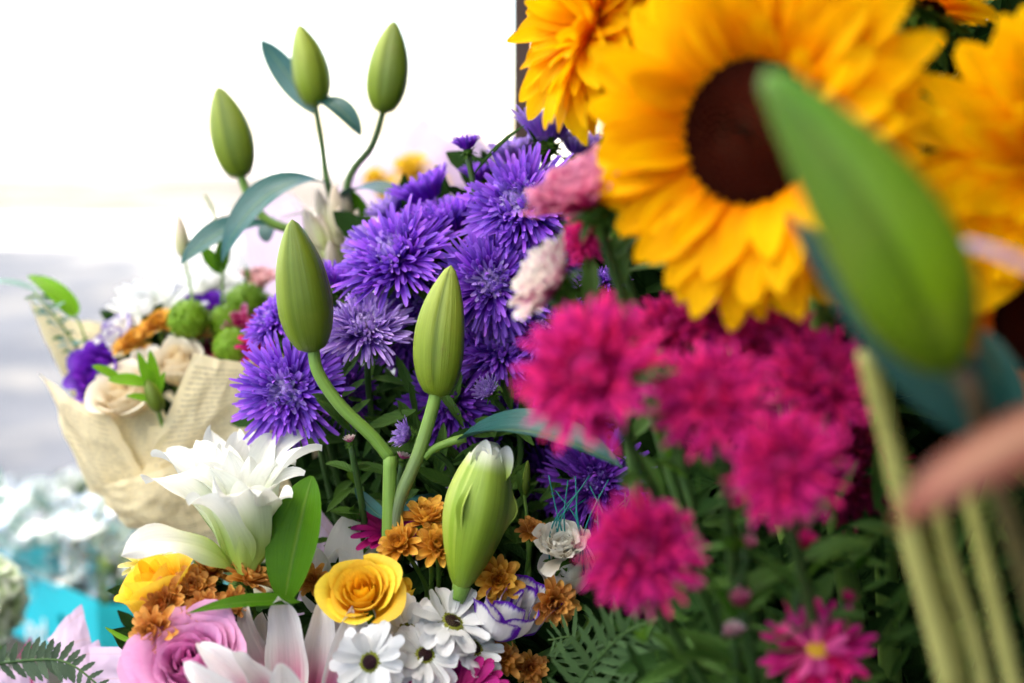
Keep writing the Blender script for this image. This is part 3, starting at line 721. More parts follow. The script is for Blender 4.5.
# slim twin-leaf sprig in front of it
t = thing('leafy_sprig', P(222, 300, 1.09), 'slim green sprig with paired oval leaves rising from the newspaper bouquet', 'sprig')
tube('stem', M['stem'], t, [P(222, 305, 1.09), P(222, 270, 1.09), P(214, 215, 1.09), P(205, 195, 1.09)], .0012, .0008)
for (b0, b1, w) in [((222, 274), (202, 246), 14), ((222, 274), (224, 236), 15), ((220, 268), (230, 240), 11)]:
    blade('leaf', M['leaflily'], t, P(*b0, 1.09), P(*b1, 1.09), D(0, .2, 1), S(w, 1.09), .4, rnd=ru(.5, 1))
t = thing('pale_bud_sprig', P(190, 300, 1.12), 'thin sprig with a single pale pointed bud over the white spider bloom', 'sprig')
tube('stem', M['stem'], t, [P(195, 315, 1.12), P(190, 285, 1.12), P(184, 255, 1.12)], .0014, .001)
bud(t, P(184, 258, 1.12), P(178, 215, 1.12), S(15, 1.12), 'tube', seed=20)
# cream bud cluster (tuberose)
t = thing('tuberose', P(340, 300, 1.08), 'spike of cream and pinkish waxy buds behind the first front lily bud', 'tuberose')
tube('stem', M['stem'], t, [P(350, 420, 1.08), P(342, 300, 1.08), P(336, 205, 1.08)], .004, .002)
for (b0, b1, w) in [((325, 250), (303, 208), 17), ((335, 245), (316, 188), 17), ((338, 240), (334, 184), 18), ((342, 240), (348, 190), 15), ((330, 262), (318, 213), 18),
                    ((340, 262), (340, 205), 19), ((345, 258), (358, 208), 15), ((350, 275), (366, 228), 18), ((352, 290), (360, 245), 20), ((330, 280), (305, 235), 17), ((338, 285), (330, 240), 18)]:
    bud(t, P(*b0, 1.08 + ru(-.015, .015)), P(*b1, 1.08 + ru(-.02, .02)), S(w, 1.08), 'tube', seed=R_.randint(0, 99), roll=ru(0, 3), ns=14, nw=18)

# near big bud
DN = .48
t = thing('budding_lily', P(1010, 560, .5), 'huge out-of-focus green lily bud crossing the main sunflower, with a dark teal leaf beneath', 'lily', 'lily stems with closed buds')
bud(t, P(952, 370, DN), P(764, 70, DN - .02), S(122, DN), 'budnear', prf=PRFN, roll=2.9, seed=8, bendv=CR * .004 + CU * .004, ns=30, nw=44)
tube('stem', M['stemred'], t, [P(960, 366, DN), P(975, 400, DN), P(995, 470, .5), P(1040, 620, .52), P(1070, 760, .53)], .0038, .0045)
blade('leaf', M['leafblue'], t, P(1012, 440, .51), P(788, 215, .54), D(-.5, -.1, .85), S(78, .52), .35, rnd=.0, a=.5, b=1.0, cup=.25, base=.5, ns=18, nw=7)
blade('leaf', M['leafblue'], t, P(1005, 450, .52), P(985, 330, .55), D(.3, .1, .9), S(64, .52), .3, rnd=.4, a=.5, b=.7, cup=.25, base=.6)
# pale stems
for (pts, r, d, lb) in [
  ([(866, 350), (892, 450), (912, 540), (955, 700)], 11, .56, 'thick pale green stem, the one reaching highest along the dark teal leaf'),
  ([(905, 470), (925, 560), (950, 640), (962, 700)], 10, .58, 'pale green stem right behind the thickest one, half hidden by it'),
  ([(938, 500), (950, 560), (975, 640), (988, 700)], 9, .575, 'knotty pale stem in the middle of the pale bundle'),
  ([(968, 480), (985, 560), (1004, 640), (1020, 710)], 9, .55, 'pale green stem standing outermost in the bundle, under the dusty pink petal')]:
    t = thing('cut_stem', P(*pts[0], d), lb, 'stem', 'pale stems under the big bud')
    tube('stalk', M['stempale'], t, [P(x, y, d) for x, y in pts], S(r, d), S(r * 1.1, d), n=14, lump=.06)
# curled pink lily petals just in front
t = thing('pink_lily', P(1090, 400, .45), 'very blurred dusty pink lily petals curling in front of the pale stems', 'lily')
blade('petal', M['dusty'], t, P(1150, 392, .44), P(896, 526, .42), D(-.2, .8, .6), S(88, .43), .62, rnd=.5, cup=-.3, a=.5, b=.75, base=.3, ruffle=.06, curl=.5, ns=16, nw=9)
blade('petal', M['lilacpetal'], t, P(1085, 300, .47), P(946, 236, .50), D(.2, .9, .4), S(30, .48), .7, rnd=.5, cup=-.5, a=.5, b=.5, base=.5, ns=12, nw=7)

# ---- double white lily
t = thing('white_lily', P(238, 578, .88), 'double white lily with green-tinged base, bottom of the newspaper bouquet behind it', 'lily')
WL = [ # base, tip (px,py,depth), inner face, width px, bend, cup, curl
 ((236,570,.87),(121,556,.83),(.1,.85,.5),36,1.3,-.15,.9),
 ((234,570,.88),(143,480,.87),(.5,.7,.45),40,.9,.35,1.3),
 ((238,562,.90),(152,457,.91),(.5,.6,.5),34,.7,.4,1.2),
 ((240,560,.92),(166,452,.94),(.4,.5,.7),36,.5,.4,1.0),
 ((243,560,.92),(186,448,.945),(.3,.4,.8),34,.5,.4,.8),
 ((245,560,.92),(211,430,.945),(.15,.3,1),40,.5,.4,.7),
 ((247,560,.93),(238,432,.95),(0,.3,1),36,.5,.4,.6),
 ((250,560,.93),(263,425,.955),(-.1,.3,1),44,.5,.4,.7),
 ((251,560,.92),(286,440,.945),(-.3,.3,.9),36,.6,.4,.9),
 ((252,562,.91),(309,437,.92),(-.6,.6,.5),28,.9,.4,1.3),
 ((252,564,.88),(322,450,.88),(-.65,.7,.3),28,1.1,.4,.8),
 ((243,566,.875),(200,462,.88),(.4,.4,-.3),34,.6,.4,.9),
 ((246,566,.87),(228,452,.885),(.1,.2,-1),34,.35,.4,.8),
 ((248,566,.87),(250,458,.885),(-.1,.2,-1),32,.35,.4,.7),
 ((250,566,.875),(276,462,.88),(-.4,.3,-.6),34,.5,.4,.8),
 ((244,564,.90),(196,440,.92),(.3,.3,.9),30,.5,.5,1.1), ((248,562,.90),(222,446,.91),(.1,.2,1),26,.5,.5,1.2), ((250,562,.90),(274,436,.92),(-.2,.2,1),28,.6,.5,1.2),
 ((252,564,.895),(296,462,.90),(-.5,.4,.7),26,.8,.5,1.2), ((242,566,.88),(178,474,.885),(.5,.5,.2),30,.8,.5,1.4), ((252,568,.88),(304,476,.87),(-.6,.5,.2),26,.9,.5,1.4),
 ((240,573,.86),(188,505,.825),(.4,.7,-.2),36,.8,.45,1.2),
 ((244,575,.855),(222,497,.815),(.1,.6,-.8),48,.9,.45,1.3),
 ((249,574,.86),(262,492,.825),(-.2,.6,-.7),44,.8,.45,1.2),
 ((252,572,.865),(292,498,.845),(-.5,.6,-.3),34,.8,.4,1.2),
]
for i, (b0, b1, n, w, bd, cu, cl) in enumerate(WL):
    blade('petal', M['white'], t, P(*b0), P(*b1), D(*n), S(w * 1.22, .87), bd, cup=cu, a=.66, b=.74, base=.3, ns=18, nw=11, ruffle=.13, rf=10, ph=i * 1.7, twist=ru(-.35, .35), keel=.14, curl=cl * .8, td=1.15)
tube('stem', M['stem'], t, [P(241, 574, .875), P(248, 600, .885), P(262, 720, .90)], .0045, .004)
blade('leaf', M['leaflily'], t, P(284, 608, .85), P(312, 476, .86), D(-.45, .1, .9), S(62, .85), .35, rnd=.7, a=.8, b=.7, ns=18, nw=9, cup=.2, keel=.06)
blade('leaf', M['leaflily'], t, P(300, 602, .84), P(186, 614, .82), D(0, .8, .5), S(20, .84), .5, rnd=.2, a=.6, b=1.0, ns=14)

# ---- pink and white lily at the bottom
t = thing('pink_lily', P(285, 720, .84), 'white lily flushed pink at its heart, beside the pink rose at the bottom', 'lily')
for i, (b0, b1, n, w, bd, cu) in enumerate([
 ((280,705,.85),(244,600,.85),(-.3,.1,.95),44,-.5,.5), ((292,715,.83),(278,596,.83),(-.1,.1,1),56,-.5,.35), ((310,715,.845),(322,600,.85),(.2,.1,1),46,-.5,.6),
 ((318,715,.85),(346,592,.86),(.3,.1,1),40,-.6,.6), ((270,715,.82),(200,644,.80),(-.3,.7,.7),44,.8,.4), ((275,715,.81),(234,652,.78),(-.2,.8,.6),44,.8,.3),
 ((265,725,.80),(184,662,.78),(-.3,.5,.8),36,.6,.4), ((325,712,.83),(352,606,.83),(.2,.1,1),32,-.4,.6), ((282,700,.87),(262,612,.88),(-.1,.1,1),40,-.4,.4), ((290,725,.79),(280,664,.77),(0,.5,.9),46,.6,.4)]):
    blade('petal', M['lilypink'], t, P(*b0), P(*b1), D(*n), S(w * .8, .84), bd, cup=cu, a=.6, b=.72, base=.3, ns=18, nw=11, ruffle=.10, rf=11, ph=i * 2, keel=.28, curl=(1.2, -.9, 1.4, .8)[i % 4], twist=ru(-.5, .5), td=1.15)
tube('stem', M['stem'], t, [P(290, 715, .85), P(292, 780, .87)], .004, .004)
# white lily behind the yellow rose
t = thing('white_lily', P(345, 640, .92), 'white lily half hidden behind the round yellow rose, with upright pointed petals', 'lily')
for i, (b0, b1, n, w, bd, cu) in enumerate([((345,625,.91),(352,511,.92),(0,.1,1),52,-.4,.3), ((335,625,.91),(316,548,.90),(-.3,.1,.9),44,.5,.4), ((360,620,.92),(378,526,.94),(.3,.1,.9),46,-.5,.3), ((350,625,.90),(338,548,.895),(-.1,.1,1),40,-.5,.4)]):
    blade('petal', M['daisy'], t, P(*b0), P(*b1), D(*n), S(w, .91), bd, cup=cu, a=.7, b=.6, base=.3, ns=12, nw=7, ruffle=.05, ph=i)

# ---- roses of the front bouquet, petal by petal
def rose(px, py, R, fc, d, mat, lb, n=24, var=1, base=(300, 760, .92), name='rose', sepals=True, **k):
    p = P(px, py, d); face = D(*fc); Rr = S(R, d); rr = random.Random(var)
    t = thing(name, p, lb, name)
    for i in range(n):
        mb = MB(); mb.grid(*rose_petal(i, n, rr, **k))
        o = mb.build('petal', M[mat], t); orient(o, p, face, 0, Rr, t)
    if sepals:
        mb = MB()
        for i in range(5): mb.grid(rotz(petal_pts(.75, .22, -.3, .9, .3, .5, .9, .5, 7, 3), i * 1.257, .12, -.50), pigs(7, 3, .5))
        add_lathe(mb, [(0, -.82), (.12, -.78), (.2, -.62), (.16, -.48), (0, -.46)], 12)
        o = mb.build('calyx', M['calyx'], t); orient(o, p, face, 0, Rr, t)
    tube('stem', M['stem'], t, [p - face * Rr * .75, p - face * (Rr + .02) + Vector((0, 0, -.01)), P(*base)], .003, .003)
    return t
rose(362, 592, 44, (-.05, .55, .8), .84, 'yellow', 'round golden yellow rose facing us in front of the lily stem', 19, 3, opn=.85)
rose(160, 592, 48, (-.35, .80, .28), .86, 'yellow', 'bright yellow rose seen side-on beside the turquoise box', 15, 8, opn=.7, tall=1.45, inner=.12)
rose(192, 664, 66, (-.05, .55, .8), .82, 'pinkrose', 'full ruffled pink rose at the bottom edge', 34, 5, opn=.8, ruf=.06, inner=.05)
rose(404, 592, 17, (.2, .9, .3), .865, 'yellow', 'small yellow rosebud tucked beside the round yellow rose', 8, 9, opn=.3, tall=1.3)
# ---- purple-edged lisianthus cup
rose(508, 612, 38, (.25, .75, .5), .865, 'lisi', 'white lisianthus with purple-edged petals under the amber mums', 9, 12, name='lisianthus', opn=.45, ruf=.12, tall=1.7, inner=.30)
# ---- cream carnation
stemmed('cream_carnation', 'cream white carnation with frilled edge, beside the pink aster', 'carnation', None, P(562, 556, .88), D(-.05, .75, .55), S(40, .88),
        mum_mesh('creamwhite', 2, 54, .5, a_in=88, a_out=38, cup=.3, ruffle=.14, tipb=.12), True, (520, 760, .93), 0)
rose(566, 575, 30, (-.1, .85, .4), .885, 'creamwhite', 'smooth cream rose cup right under the frilled carnation', 12, 14, name='cream_rose', opn=.6, tall=1.5, inner=.2)

# ---- mums
def mum(px, py, R, fc, d, mat, lb, v=0, name='orange_mum', grp='orange mums in the front bouquet', base=(360, 780, .93), N=58, W=.30, **k):
    return stemmed(name, lb, 'chrysanthemum', grp, P(px, py, d), D(*fc), S(R, d), mum_mesh(mat, v, N, W, **k), True, base, 1, stem='stem', sr=.0016, calsc=.8, leafL=(.015, .025))
for a in [
 (166,606,30,(-.3,.4,.85),.845,'orange','copper mum lying against the side-on yellow rose',1),
 (192,592,26,(.1,.6,.75),.85,'orange','copper mum between the side-on yellow rose and the white lily\'s base',2),
 (158,630,28,(-.4,.1,.9),.83,'orange','copper mum right above the pink rose, lowest of the copper ones',3),
 (206,612,24,(.2,.3,.9),.84,'orange','copper mum above the pink rose near the narrow green leaf',4),
 (213,574,24,(.0,.8,.5),.87,'orange','copper mum directly below the white lily\'s long lower petal',5),
 (247,582,26,(.5,.75,.3),.86,'orange','dark copper mum seen side-on at the foot of the broad green leaf',6),
 (232,603,18,(.2,.3,.9),.85,'orange','little copper mum under the side-on dark copper mum',7),
 (314,582,18,(-.2,.4,.8),.875,'orange','small copper mum between the broad green leaf and the round yellow rose',8),
 (427,522,29,(.0,.8,.5),.88,'amber','amber mum highest of the trio beside the opening lily bud',9),
 (402,546,27,(-.35,.5,.8),.87,'amber','amber mum touching the front lily stem',10),
 (438,548,26,(.1,.5,.85),.868,'amber','amber mum leaning on the opening lily bud',11),
 (497,580,28,(.1,.2,.95),.87,'amber','amber mum with green eye peeking past the opening bud\'s base',12),
 (532,534,18,(.2,.7,.6),.885,'orange','copper mum between the opening lily bud and the cream carnation',13),
 (553,602,26,(.3,.0,.95),.865,'orange','copper mum under the cream rose cup',14),
 (500,660,24,(.2,.5,.8),.87,'orange','shaded rusty mum below the lisianthus cup',15),
 (530,668,20,(.2,.2,.9),.88,'orange','rusty mum in the dark corner beside the fern',16)]:
    mum(a[0], a[1], a[2] * 1.12, *a[3:6], a[6], v=a[7] % 5, N=54 + a[7] % 3 * 8, a_in=88, a_out=14, cup=.7)
mum(148, 566, 30, (-.1, .8, .5), .90, 'paleyellow', 'pale lemon mum peeping over the side-on yellow rose', 1, 'lemon_mum', None, N=50, W=.26)
# ---- magenta daisies
def gerbera(px, py, R, fc, d, lb, n=26, base=(400, 760, .93), mat='magenta'):
    p = P(px, py, d); face = D(*fc); Rr = S(R, d); t = thing('magenta_daisy', p, lb, 'daisy', 'magenta daisies')
    for ring, (el, sc) in enumerate(((8, 1.0), (24, .85))):
        for k in range(n):
            mb = MB(); mb.grid(petal_pts(.84 * sc * ru(.93, 1.06), .22, 0, ru(-.3, .2), .4, .5, .3, .4, 8, 5), pigs(8, 5, R_.random(), 1))
            o = mb.build('petal', M[mat], t); q = Vector((0, 0, 1)).rotation_difference(face); az = (k + ring * .5) * 2 * PI / n
            o.rotation_mode = 'QUATERNION'; o.rotation_quaternion = q @ Quaternion((0, 0, 1), az) @ Quaternion((0, 1, 0), -math.radians(el + ru(-6, 6)))
            o.location = q @ Vector((math.cos(az), math.sin(az), 0)) * Rr * .18; o.scale = (Rr,) * 3
    disc_part(t, p, face, Rr * .22, 'daisydisc')
    tube('stem', M['stem'], t, [p - face * Rr * .05, p - face * .02, P(*base)], .002, .002)
gerbera(388, 532, 38, (.1, .75, .6), .915, 'magenta daisy half hidden behind the front lily stem', 16)
gerbera(456, 700, 56, (.0, .75, .6), .83, 'deep magenta daisy cut by the bottom edge, under the white daisies', 22)
gerbera(452, 536, 20, (.2, .5, .8), .90, 'sliver of a magenta daisy between the amber mums and the opening bud', 14)
# ---- white daisies
def daisy(px, py, R, fc, d, lb, n=12, base=(400, 780, .93)):
    p = P(px, py, d); face = D(*fc); Rr = S(R, d); t = thing('white_daisy', p, lb, 'daisy', 'white daisies in the front bouquet'); Rr *= 1.12
    q = Vector((0, 0, 1)).rotation_difference(face)
    for ring, (el, sc) in enumerate(((4, 1.0), (18, .9))):
        for k in range(n):
            mb = MB(); mb.grid(petal_pts(.80 * sc * ru(.82, 1.12), .35 * ru(.8, 1.2), 0, ru(-.9, .5), ru(-.3, .6), .55, .26, .3, 8, 5, ruffle=.06, ph=ru(0, 6), keel=.1), pigs(8, 5, R_.random(), 1))
            o = mb.build('petal', M['daisy'], t); az = (k + ring * .5 + ru(-.2, .2)) * 2 * PI / n
            o.rotation_mode = 'QUATERNION'; o.rotation_quaternion = q @ Quaternion((0, 0, 1), az) @ Quaternion((0, 1, 0), -math.radians(el + ru(-16, 14)))
            o.location = q @ Vector((math.cos(az), math.sin(az), 0)) * Rr * .2; o.scale = (Rr,) * 3
    disc_part(t, p - face * Rr * .02, face, Rr * .32, 'daisyring', .25, 'disc_ring', 120)
    disc_part(t, p + face * Rr * .03, face, Rr * .20, 'daisydisc', .3)
    tube('stem', M['stem'], t, [p - face * Rr * .1, p - face * .025, P(*base)], .002, .002)
daisy(370, 662, 36, (-.15, .15, 1), .815, 'white daisy facing us with round dark eye, lowest of the white daisies')
daisy(408, 634, 40, (.05, .5, .85), .845, 'white daisy just below the round yellow rose, dark eye half covered')
daisy(425, 655, 34, (.2, .6, .75), .835, 'white daisy directly above the deep magenta daisy')
daisy(452, 622, 40, (.35, .75, .45), .85, 'white daisy tilted upward beside the lisianthus cup, its eye hidden')

daisy(388, 622, 34, (-.25, .7, .6), .855, 'white daisy squeezed between the round yellow rose and its neighbours, mostly petals')
daisy(474, 648, 32, (.5, .6, .6), .85, 'white daisy under the lisianthus cup, leaning toward the rusty mum')

# ---- newspaper bouquet
def sheet(root, corners, mat, bulge=.02, wr=.004, n=30, seed=0, name='paper_sheet', nn=None):
    o = root.location; a, b, c, d = [P(*x) - o for x in corners]   # a-b along one side, d-c opposite
    N = (b - a).cross(d - a).normalized()
    if N.dot(-CF) < 0: N = -N
    rows = []; pg = []
    for i in range(n + 1):
        v = i / n; row = []; pr = []
        for j in range(n + 1):
            u = j / n
            p = (a.lerp(b, u)).lerp(d.lerp(c, u), v)
            p = p + N * (bulge * (1 - (2*u - 1) ** 2) * (.4 + .6 * (1 - (2*v - 1) ** 2)) + wr * (noise.noise(Vector((u * 3, v * 3, seed))) + 1.6 * (.35 - abs(noise.noise(Vector((u * 2.6 + v, v * 2.2 - u, seed + 4))))) + .9 * (.3 - abs(noise.noise(Vector((u * 6, v * 5 + u * 2, seed + 9)))))))
            row.append(p); pr.append((u, v * 2 - 1, (seed % 10) / 10, 1))
        rows.append(row); pg.append(pr)
    mb = MB(); mb.grid(rows, pg); return mb.build(name, M[mat], root)
t = thing('newsprint_wrap', P(200, 560, 1.08), 'cream newspaper-print wrapping folded round the far bouquet', 'wrapping paper')
for i, (cs, bu) in enumerate([
  (((28, 302, 1.16), (118, 328, 1.20), (130, 470, 1.16), (84, 425, 1.12)), -.01),
  (((115, 326, 1.22), (250, 350, 1.22), (260, 480, 1.16), (120, 470, 1.16)), -.01),
  (((40, 372, 1.07), (112, 418, 1.05), (172, 520, 1.06), (92, 492, 1.08)), .012),
  (((78, 408, 1.10), (160, 402, 1.06), (200, 490, 1.06), (120, 500, 1.08)), .012),
  (((194, 352, 1.03), (244, 362, 1.04), (252, 440, 1.05), (140, 478, 1.05)), .006),
  (((150, 425, 1.055), (215, 425, 1.05), (250, 500, 1.06), (138, 500, 1.07)), .012),
  (((92, 486, 1.05), (178, 462, 1.035), (212, 530, 1.05), (128, 526, 1.06)), .014),
  (((160, 462, 1.045), (330, 440, 1.06), (372, 540, 1.10), (180, 560, 1.09)), .02),
  (((244, 362, 1.04), (300, 330, 1.12), (384, 440, 1.14), (250, 470, 1.06)), .01),
  (((240, 440, 1.07), (380, 440, 1.12), (400, 580, 1.12), (240, 600, 1.1)), .02)]):
    sheet(t, cs, 'news', bu, .0030, seed=i)
G2 = 'flowers in the newspaper bouquet'
KB = (230, 640, 1.14)
def kmum(name, lb, cat, px, py, R, fc, d, mesh, cal=False, stretch=None, spin=None):
    return stemmed(name, lb, cat, G2, P(px, py, d), D(*fc), S(R * 1.1, d), mesh, cal, KB, 0, stem='stem', sr=.002, stretch=stretch, spin=spin)
kmum('white_spider_mum', 'white spidery chrysanthemum with long pointed petals, in the newspaper bouquet', 'chrysanthemum', 158, 320, 62, (-.3, .7, .65), 1.15, mum_mesh('spider', 1, 46, .20, a_in=80, a_out=4, cup=.4, tipb=.5))
kmum('white_mum', 'white blurred chrysanthemum under the twin-leaf sprig', 'chrysanthemum', 212, 290, 34, (0, .8, .5), 1.20, mum_mesh('spider', 2, 44, .3, a_in=80, a_out=10))
kmum('purple_lisianthus', 'ruffled purple lisianthus at the newspaper bouquet\'s outer edge', 'lisianthus', 98, 374, 36, (-.6, .3, .7), 1.09, rose_mesh('lisipurple', 3, 14, opn=.8, ruf=.17, inner=.14), stretch=(.85, 1.05, 1))
kmum('purple_lisianthus', 'dark purple lisianthus cup behind the upper green button mums', 'lisianthus', 210, 304, 24, (.0, .9, .3), 1.14, rose_mesh('lisipurple', 5, 8, opn=.9, ruf=.08, inner=.2))
kmum('lisianthus', 'white lisianthus with violet flush beside the white spidery chrysanthemum', 'lisianthus', 112, 334, 20, (-.5, .6, .6), 1.12, rose_mesh('lisi', 6, 6, opn=.9, ruf=.1, inner=.25))
for k_, (px, py, R, d, lb) in enumerate([(188, 319, 19, 1.085, 'round green button mum between orange cockscomb and dark purple lisianthus'), (232, 346, 18, 1.07, 'round green button mum right over the folded newspaper edge'),
                        (246, 304, 20, 1.12, 'green button mum in front of the pale pink carnation'), (226, 322, 17, 1.10, 'green button mum half behind the magenta mum'), (262, 312, 18, 1.13, 'green button mum next to the purple aster edge')]):
    kmum('green_button_mum', lb, 'chrysanthemum', px, py, R, (-.1, .5, .85), d, button_mesh('button', k_ % 2))
for (px, py, rx, lb) in [(134, 346, 19, 'orange cockscomb lobe nearest the purple lisianthus'), (158, 328, 19, 'orange cockscomb lobe next to the green button mum'), (200, 336, 15, 'rusty orange cockscomb lobe under the green button mum')]:
    kmum('orange_cockscomb', lb, 'cockscomb', px, py, rx, (-.2, .7, .7), 1.10, mum_mesh('amber' if rx > 16 else 'orange', 3, 90, .26, a_in=90, a_out=20, cup=.3, ruffle=.22, tipb=.15, inner=.6), stretch=(1.25, .85, .95), spin=.6)
kmum('cream_rose', 'cream rose standing right behind the folded newspaper flap', 'rose', 178, 366, 31, (-.05, .75, .6), 1.075, rose_mesh('cream', 4, 18, opn=.7, tall=1.3))
kmum('cream_rose', 'cream rose lowest in the newspaper bouquet beside the ruffled purple lisianthus', 'rose', 124, 396, 36, (-.2, .6, .7), 1.06, rose_mesh('cream', 6, 16, opn=.8, tall=1.2))
kmum('cream_rose', 'small cream white bloom between the two cream roses', 'rose', 146, 360, 16, (-.1, .7, .6), 1.085, rose_mesh('creamwhite', 7, 10, opn=.7, tall=1.2))
kmum('magenta_mum', 'magenta mum with pale petal edges between green button mums', 'chrysanthemum', 241, 326, 24, (.0, .4, .9), 1.095, mum_mesh('pinkwhite', 2, 26, .3, a_in=60, a_out=6), True)
kmum('magenta_mum', 'magenta mum half behind the lower purple aster and newspaper flap', 'chrysanthemum', 258, 346, 22, (.2, .3, .9), 1.06, mum_mesh('pink', 2, 44, .24), True)
kmum('magenta_mum', 'small deep magenta mum under the lower green button mum', 'chrysanthemum', 212, 350, 14, (.0, .5, .8), 1.10, mum_mesh('maroon', 2, 40, .26), True)
kmum('pink_carnation', 'pale pink carnation blurred above the green button mums', 'carnation', 262, 286, 24, (.0, .8, .5), 1.16, mum_mesh('palepink', 3, 40, .45, a_in=85, a_out=25, ruffle=.1, tipb=.15))
kmum('white_freesia', 'small white bloom tucked before the white spidery chrysanthemum', 'freesia', 128, 330, 17, (-.4, .6, .7), 1.12, rose_mesh('creamwhite', 17, 7, opn=.9, tall=1.2))
kmum('pink_mum', 'bright pink mum pressed behind the newspaper flap\'s top corner', 'chrysanthemum', 226, 366, 17, (.1, .5, .8), 1.08, mum_mesh('pink', 1, 44, .24), True)
kmum('violet_statice', 'tiny violet bloom between the cockscomb and the green button mum', 'statice', 170, 318, 11, (-.1, .7, .7), 1.11, mum_mesh('lisipurple', 2, 40, .3))
t = thing('leafy_sprig', P(150, 420, 1.04), 'bright green leafy sprig with closed bud in front of the cream roses', 'sprig')
tube('stem', M['stem'], t, [P(168, 440, 1.05), P(158, 410, 1.04), P(148, 370, 1.03)], .002, .0012)
for (b0, b1, w, bd) in [((156, 402), (138, 352), 11, .4), ((158, 405), (150, 350), 12, -.4), ((150, 385), (108, 380), 15, .7), ((122, 380), (92, 366), 11, .4), ((160, 405), (126, 396), 9, .9), ((158, 400), (165, 372), 9, .3)]:
    blade('leaf', M['leafbright'], t, P(*b0, 1.035), P(*b1, 1.025), D(0, .6, .8), S(w, 1.03), bd, rnd=ru(0, 1))
bud(t, P(160, 412, 1.03), P(146, 378, 1.03), S(17, 1.03), 'bud', seed=40)
t = thing('ruscus_leaf', P(90, 420, 1.12), 'single glossy bright green leaf sticking out over the pavement', 'leaf')
blade('leaf', M['leafbright'], t, P(28, 276, 1.13), P(75, 316, 1.12), D(.3, .7, .6), S(25, 1.12), .9, rnd=.6, a=.7, b=.35)
tube('stem', M['stem'], t, [P(74, 314, 1.12), P(84, 335, 1.12), P(100, 400, 1.13)], .001, .001)
blade('leaf', M['eucal'], t, P(38, 292, 1.15), P(-12, 282, 1.15), D(0, .9, .3), S(16, 1.15), .5, rnd=.5)
t = thing('feathery_sprig', P(90, 400, 1.12), 'feathery pale blue-green sprig along the newspaper edge', 'sprig')
tube('stem', M['stem'], t, [P(100, 400, 1.13), P(72, 340, 1.12), P(34, 292, 1.12)], .0012, .0008)
for i in range(22):
    f = i / 21; b0 = (98 - 60 * f, 396 - 100 * f ** .9)
    for s in (-1, 1):
        blade('leaf', M['eucal' if i % 3 else 'leafmid'], t, P(*b0, 1.12), P(b0[0] + s * ru(8, 18), b0[1] - ru(-6, 12), 1.12 + ru(-.02, .02)), D(0, .5, .8), S(4.5, 1.1), .4, ns=4, nw=3)
kspk = thing('spiky_leaf', P(258, 300, 1.16), 'tiny spiky green leaf beside the pale pink carnation', 'leaf')
blade('leaf', M['leafmid'], kspk, P(252, 300, 1.15), P(246, 266, 1.15), D(0, .2, 1), S(8, 1.15), .2)

# ---- flowers behind on the crest: lilac paper and yellow mums
t = thing('lilac_wrap', P(430, 260, 1.7), 'pale lilac paper cone standing blurred behind the purple asters', 'wrapping paper')
sheet(t, ((330, 200, 1.75), (424, 112, 1.75), (470, 160, 1.7), (420, 330, 1.7)), 'lilac', .02, seed=3)
sheet(t, ((425, 165, 1.68), (470, 128, 1.66), (520, 170, 1.7), (440, 330, 1.7)), 'lilac', .02, seed=4)
sheet(t, ((230, 215, 1.8), (290, 195, 1.8), (350, 260, 1.75), (280, 330, 1.75)), 'lilac', .01, seed=5)
for (px, py, R, lb) in [(412, 172, 26, 'blurred yellow mum largest of those before the lilac cone'), (376, 180, 18, 'blurred yellow mum beside the stalk of the third back lily bud'), (436, 186, 18, 'blurred yellow mum close to the half-open purple aster'), (392, 196, 20, 'blurred yellow mum lowest before the lilac cone')]:
    stemmed('yellow_mum', lb, 'chrysanthemum', 'yellow mums before the lilac cone', P(px, py, 1.6), D(-.2, .6, .7), S(R, 1.6), mum_mesh('yellowfar', 2, 60, .26), True, (430, 420, 1.66), 1)

# ---- lower left: turquoise box, white flowers in film
t = thing('turquoise_box', P(97, 640, 1.38), 'bright turquoise card box with round holes and white lettering', 'box')
def panel(c0, c1, h, holes, name):
    """upright panel from ground point c0 to c1 (bottom corners) with round holes punched through"""
    o = t.location; X = (c1 - c0); L = X.length; X.normalize(); Z = Vector((0, 0, 1)); Nn = X.cross(Z)
    n = 24; mb = MB()
    xs = [0] + [x for hx, hz, r in holes for x in (hx - r * 1.8, hx + r * 1.8)] + [L]
    def quad(x0, x1, z0, z1):
        for dz in (0, .003):
            mb.grid([[c0 - o + X*x0 + Z*z0 - Nn*dz, c0 - o + X*x1 + Z*z0 - Nn*dz], [c0 - o + X*x0 + Z*z1 - Nn*dz, c0 - o + X*x1 + Z*z1 - Nn*dz]], [[(0, 0, .5, 1)] * 2] * 2)
    for i in range(0, len(xs) - 1):
        if i % 2 == 0: quad(xs[i], xs[i+1], 0, h)
    for hx, hz, r in holes:
        w = r * 1.8
        quad(hx - w, hx + w, 0, hz - w); quad(hx - w, hx + w, hz + w, h)
        ring_o = []; ring_i = []; ring_b = []
        for j in range(n):
            a = 2 * PI * j / n; ca, sa = math.cos(a), math.sin(a); m = max(abs(ca), abs(sa))
            ring_o.append(c0 - o + X * (hx + w * ca / m) + Z * (hz + w * sa / m)); ring_i.append(c0 - o + X * (hx + r * ca) + Z * (hz + r * sa)); ring_b.append(ring_i[-1] - Nn * .004)
        mb.grid([ring_o, ring_i, ring_b], [[(0, 0, .5, 1)] * n] * 3, closed=True)
    return mb.build(name, M['turq'], t, smooth=False)
bz = P(97, 800, 1.38).z
def gp(px, py, d): q = P(px, py, d); return Vector((q.x, q.y, bz))
cL, cM_, cR_ = gp(-20, 580, 1.53), gp(97, 605, 1.36), gp(250, 605, 1.40)
hL = P(97, 602, 1.36).z - bz
Ld = (cM_ - cL).length
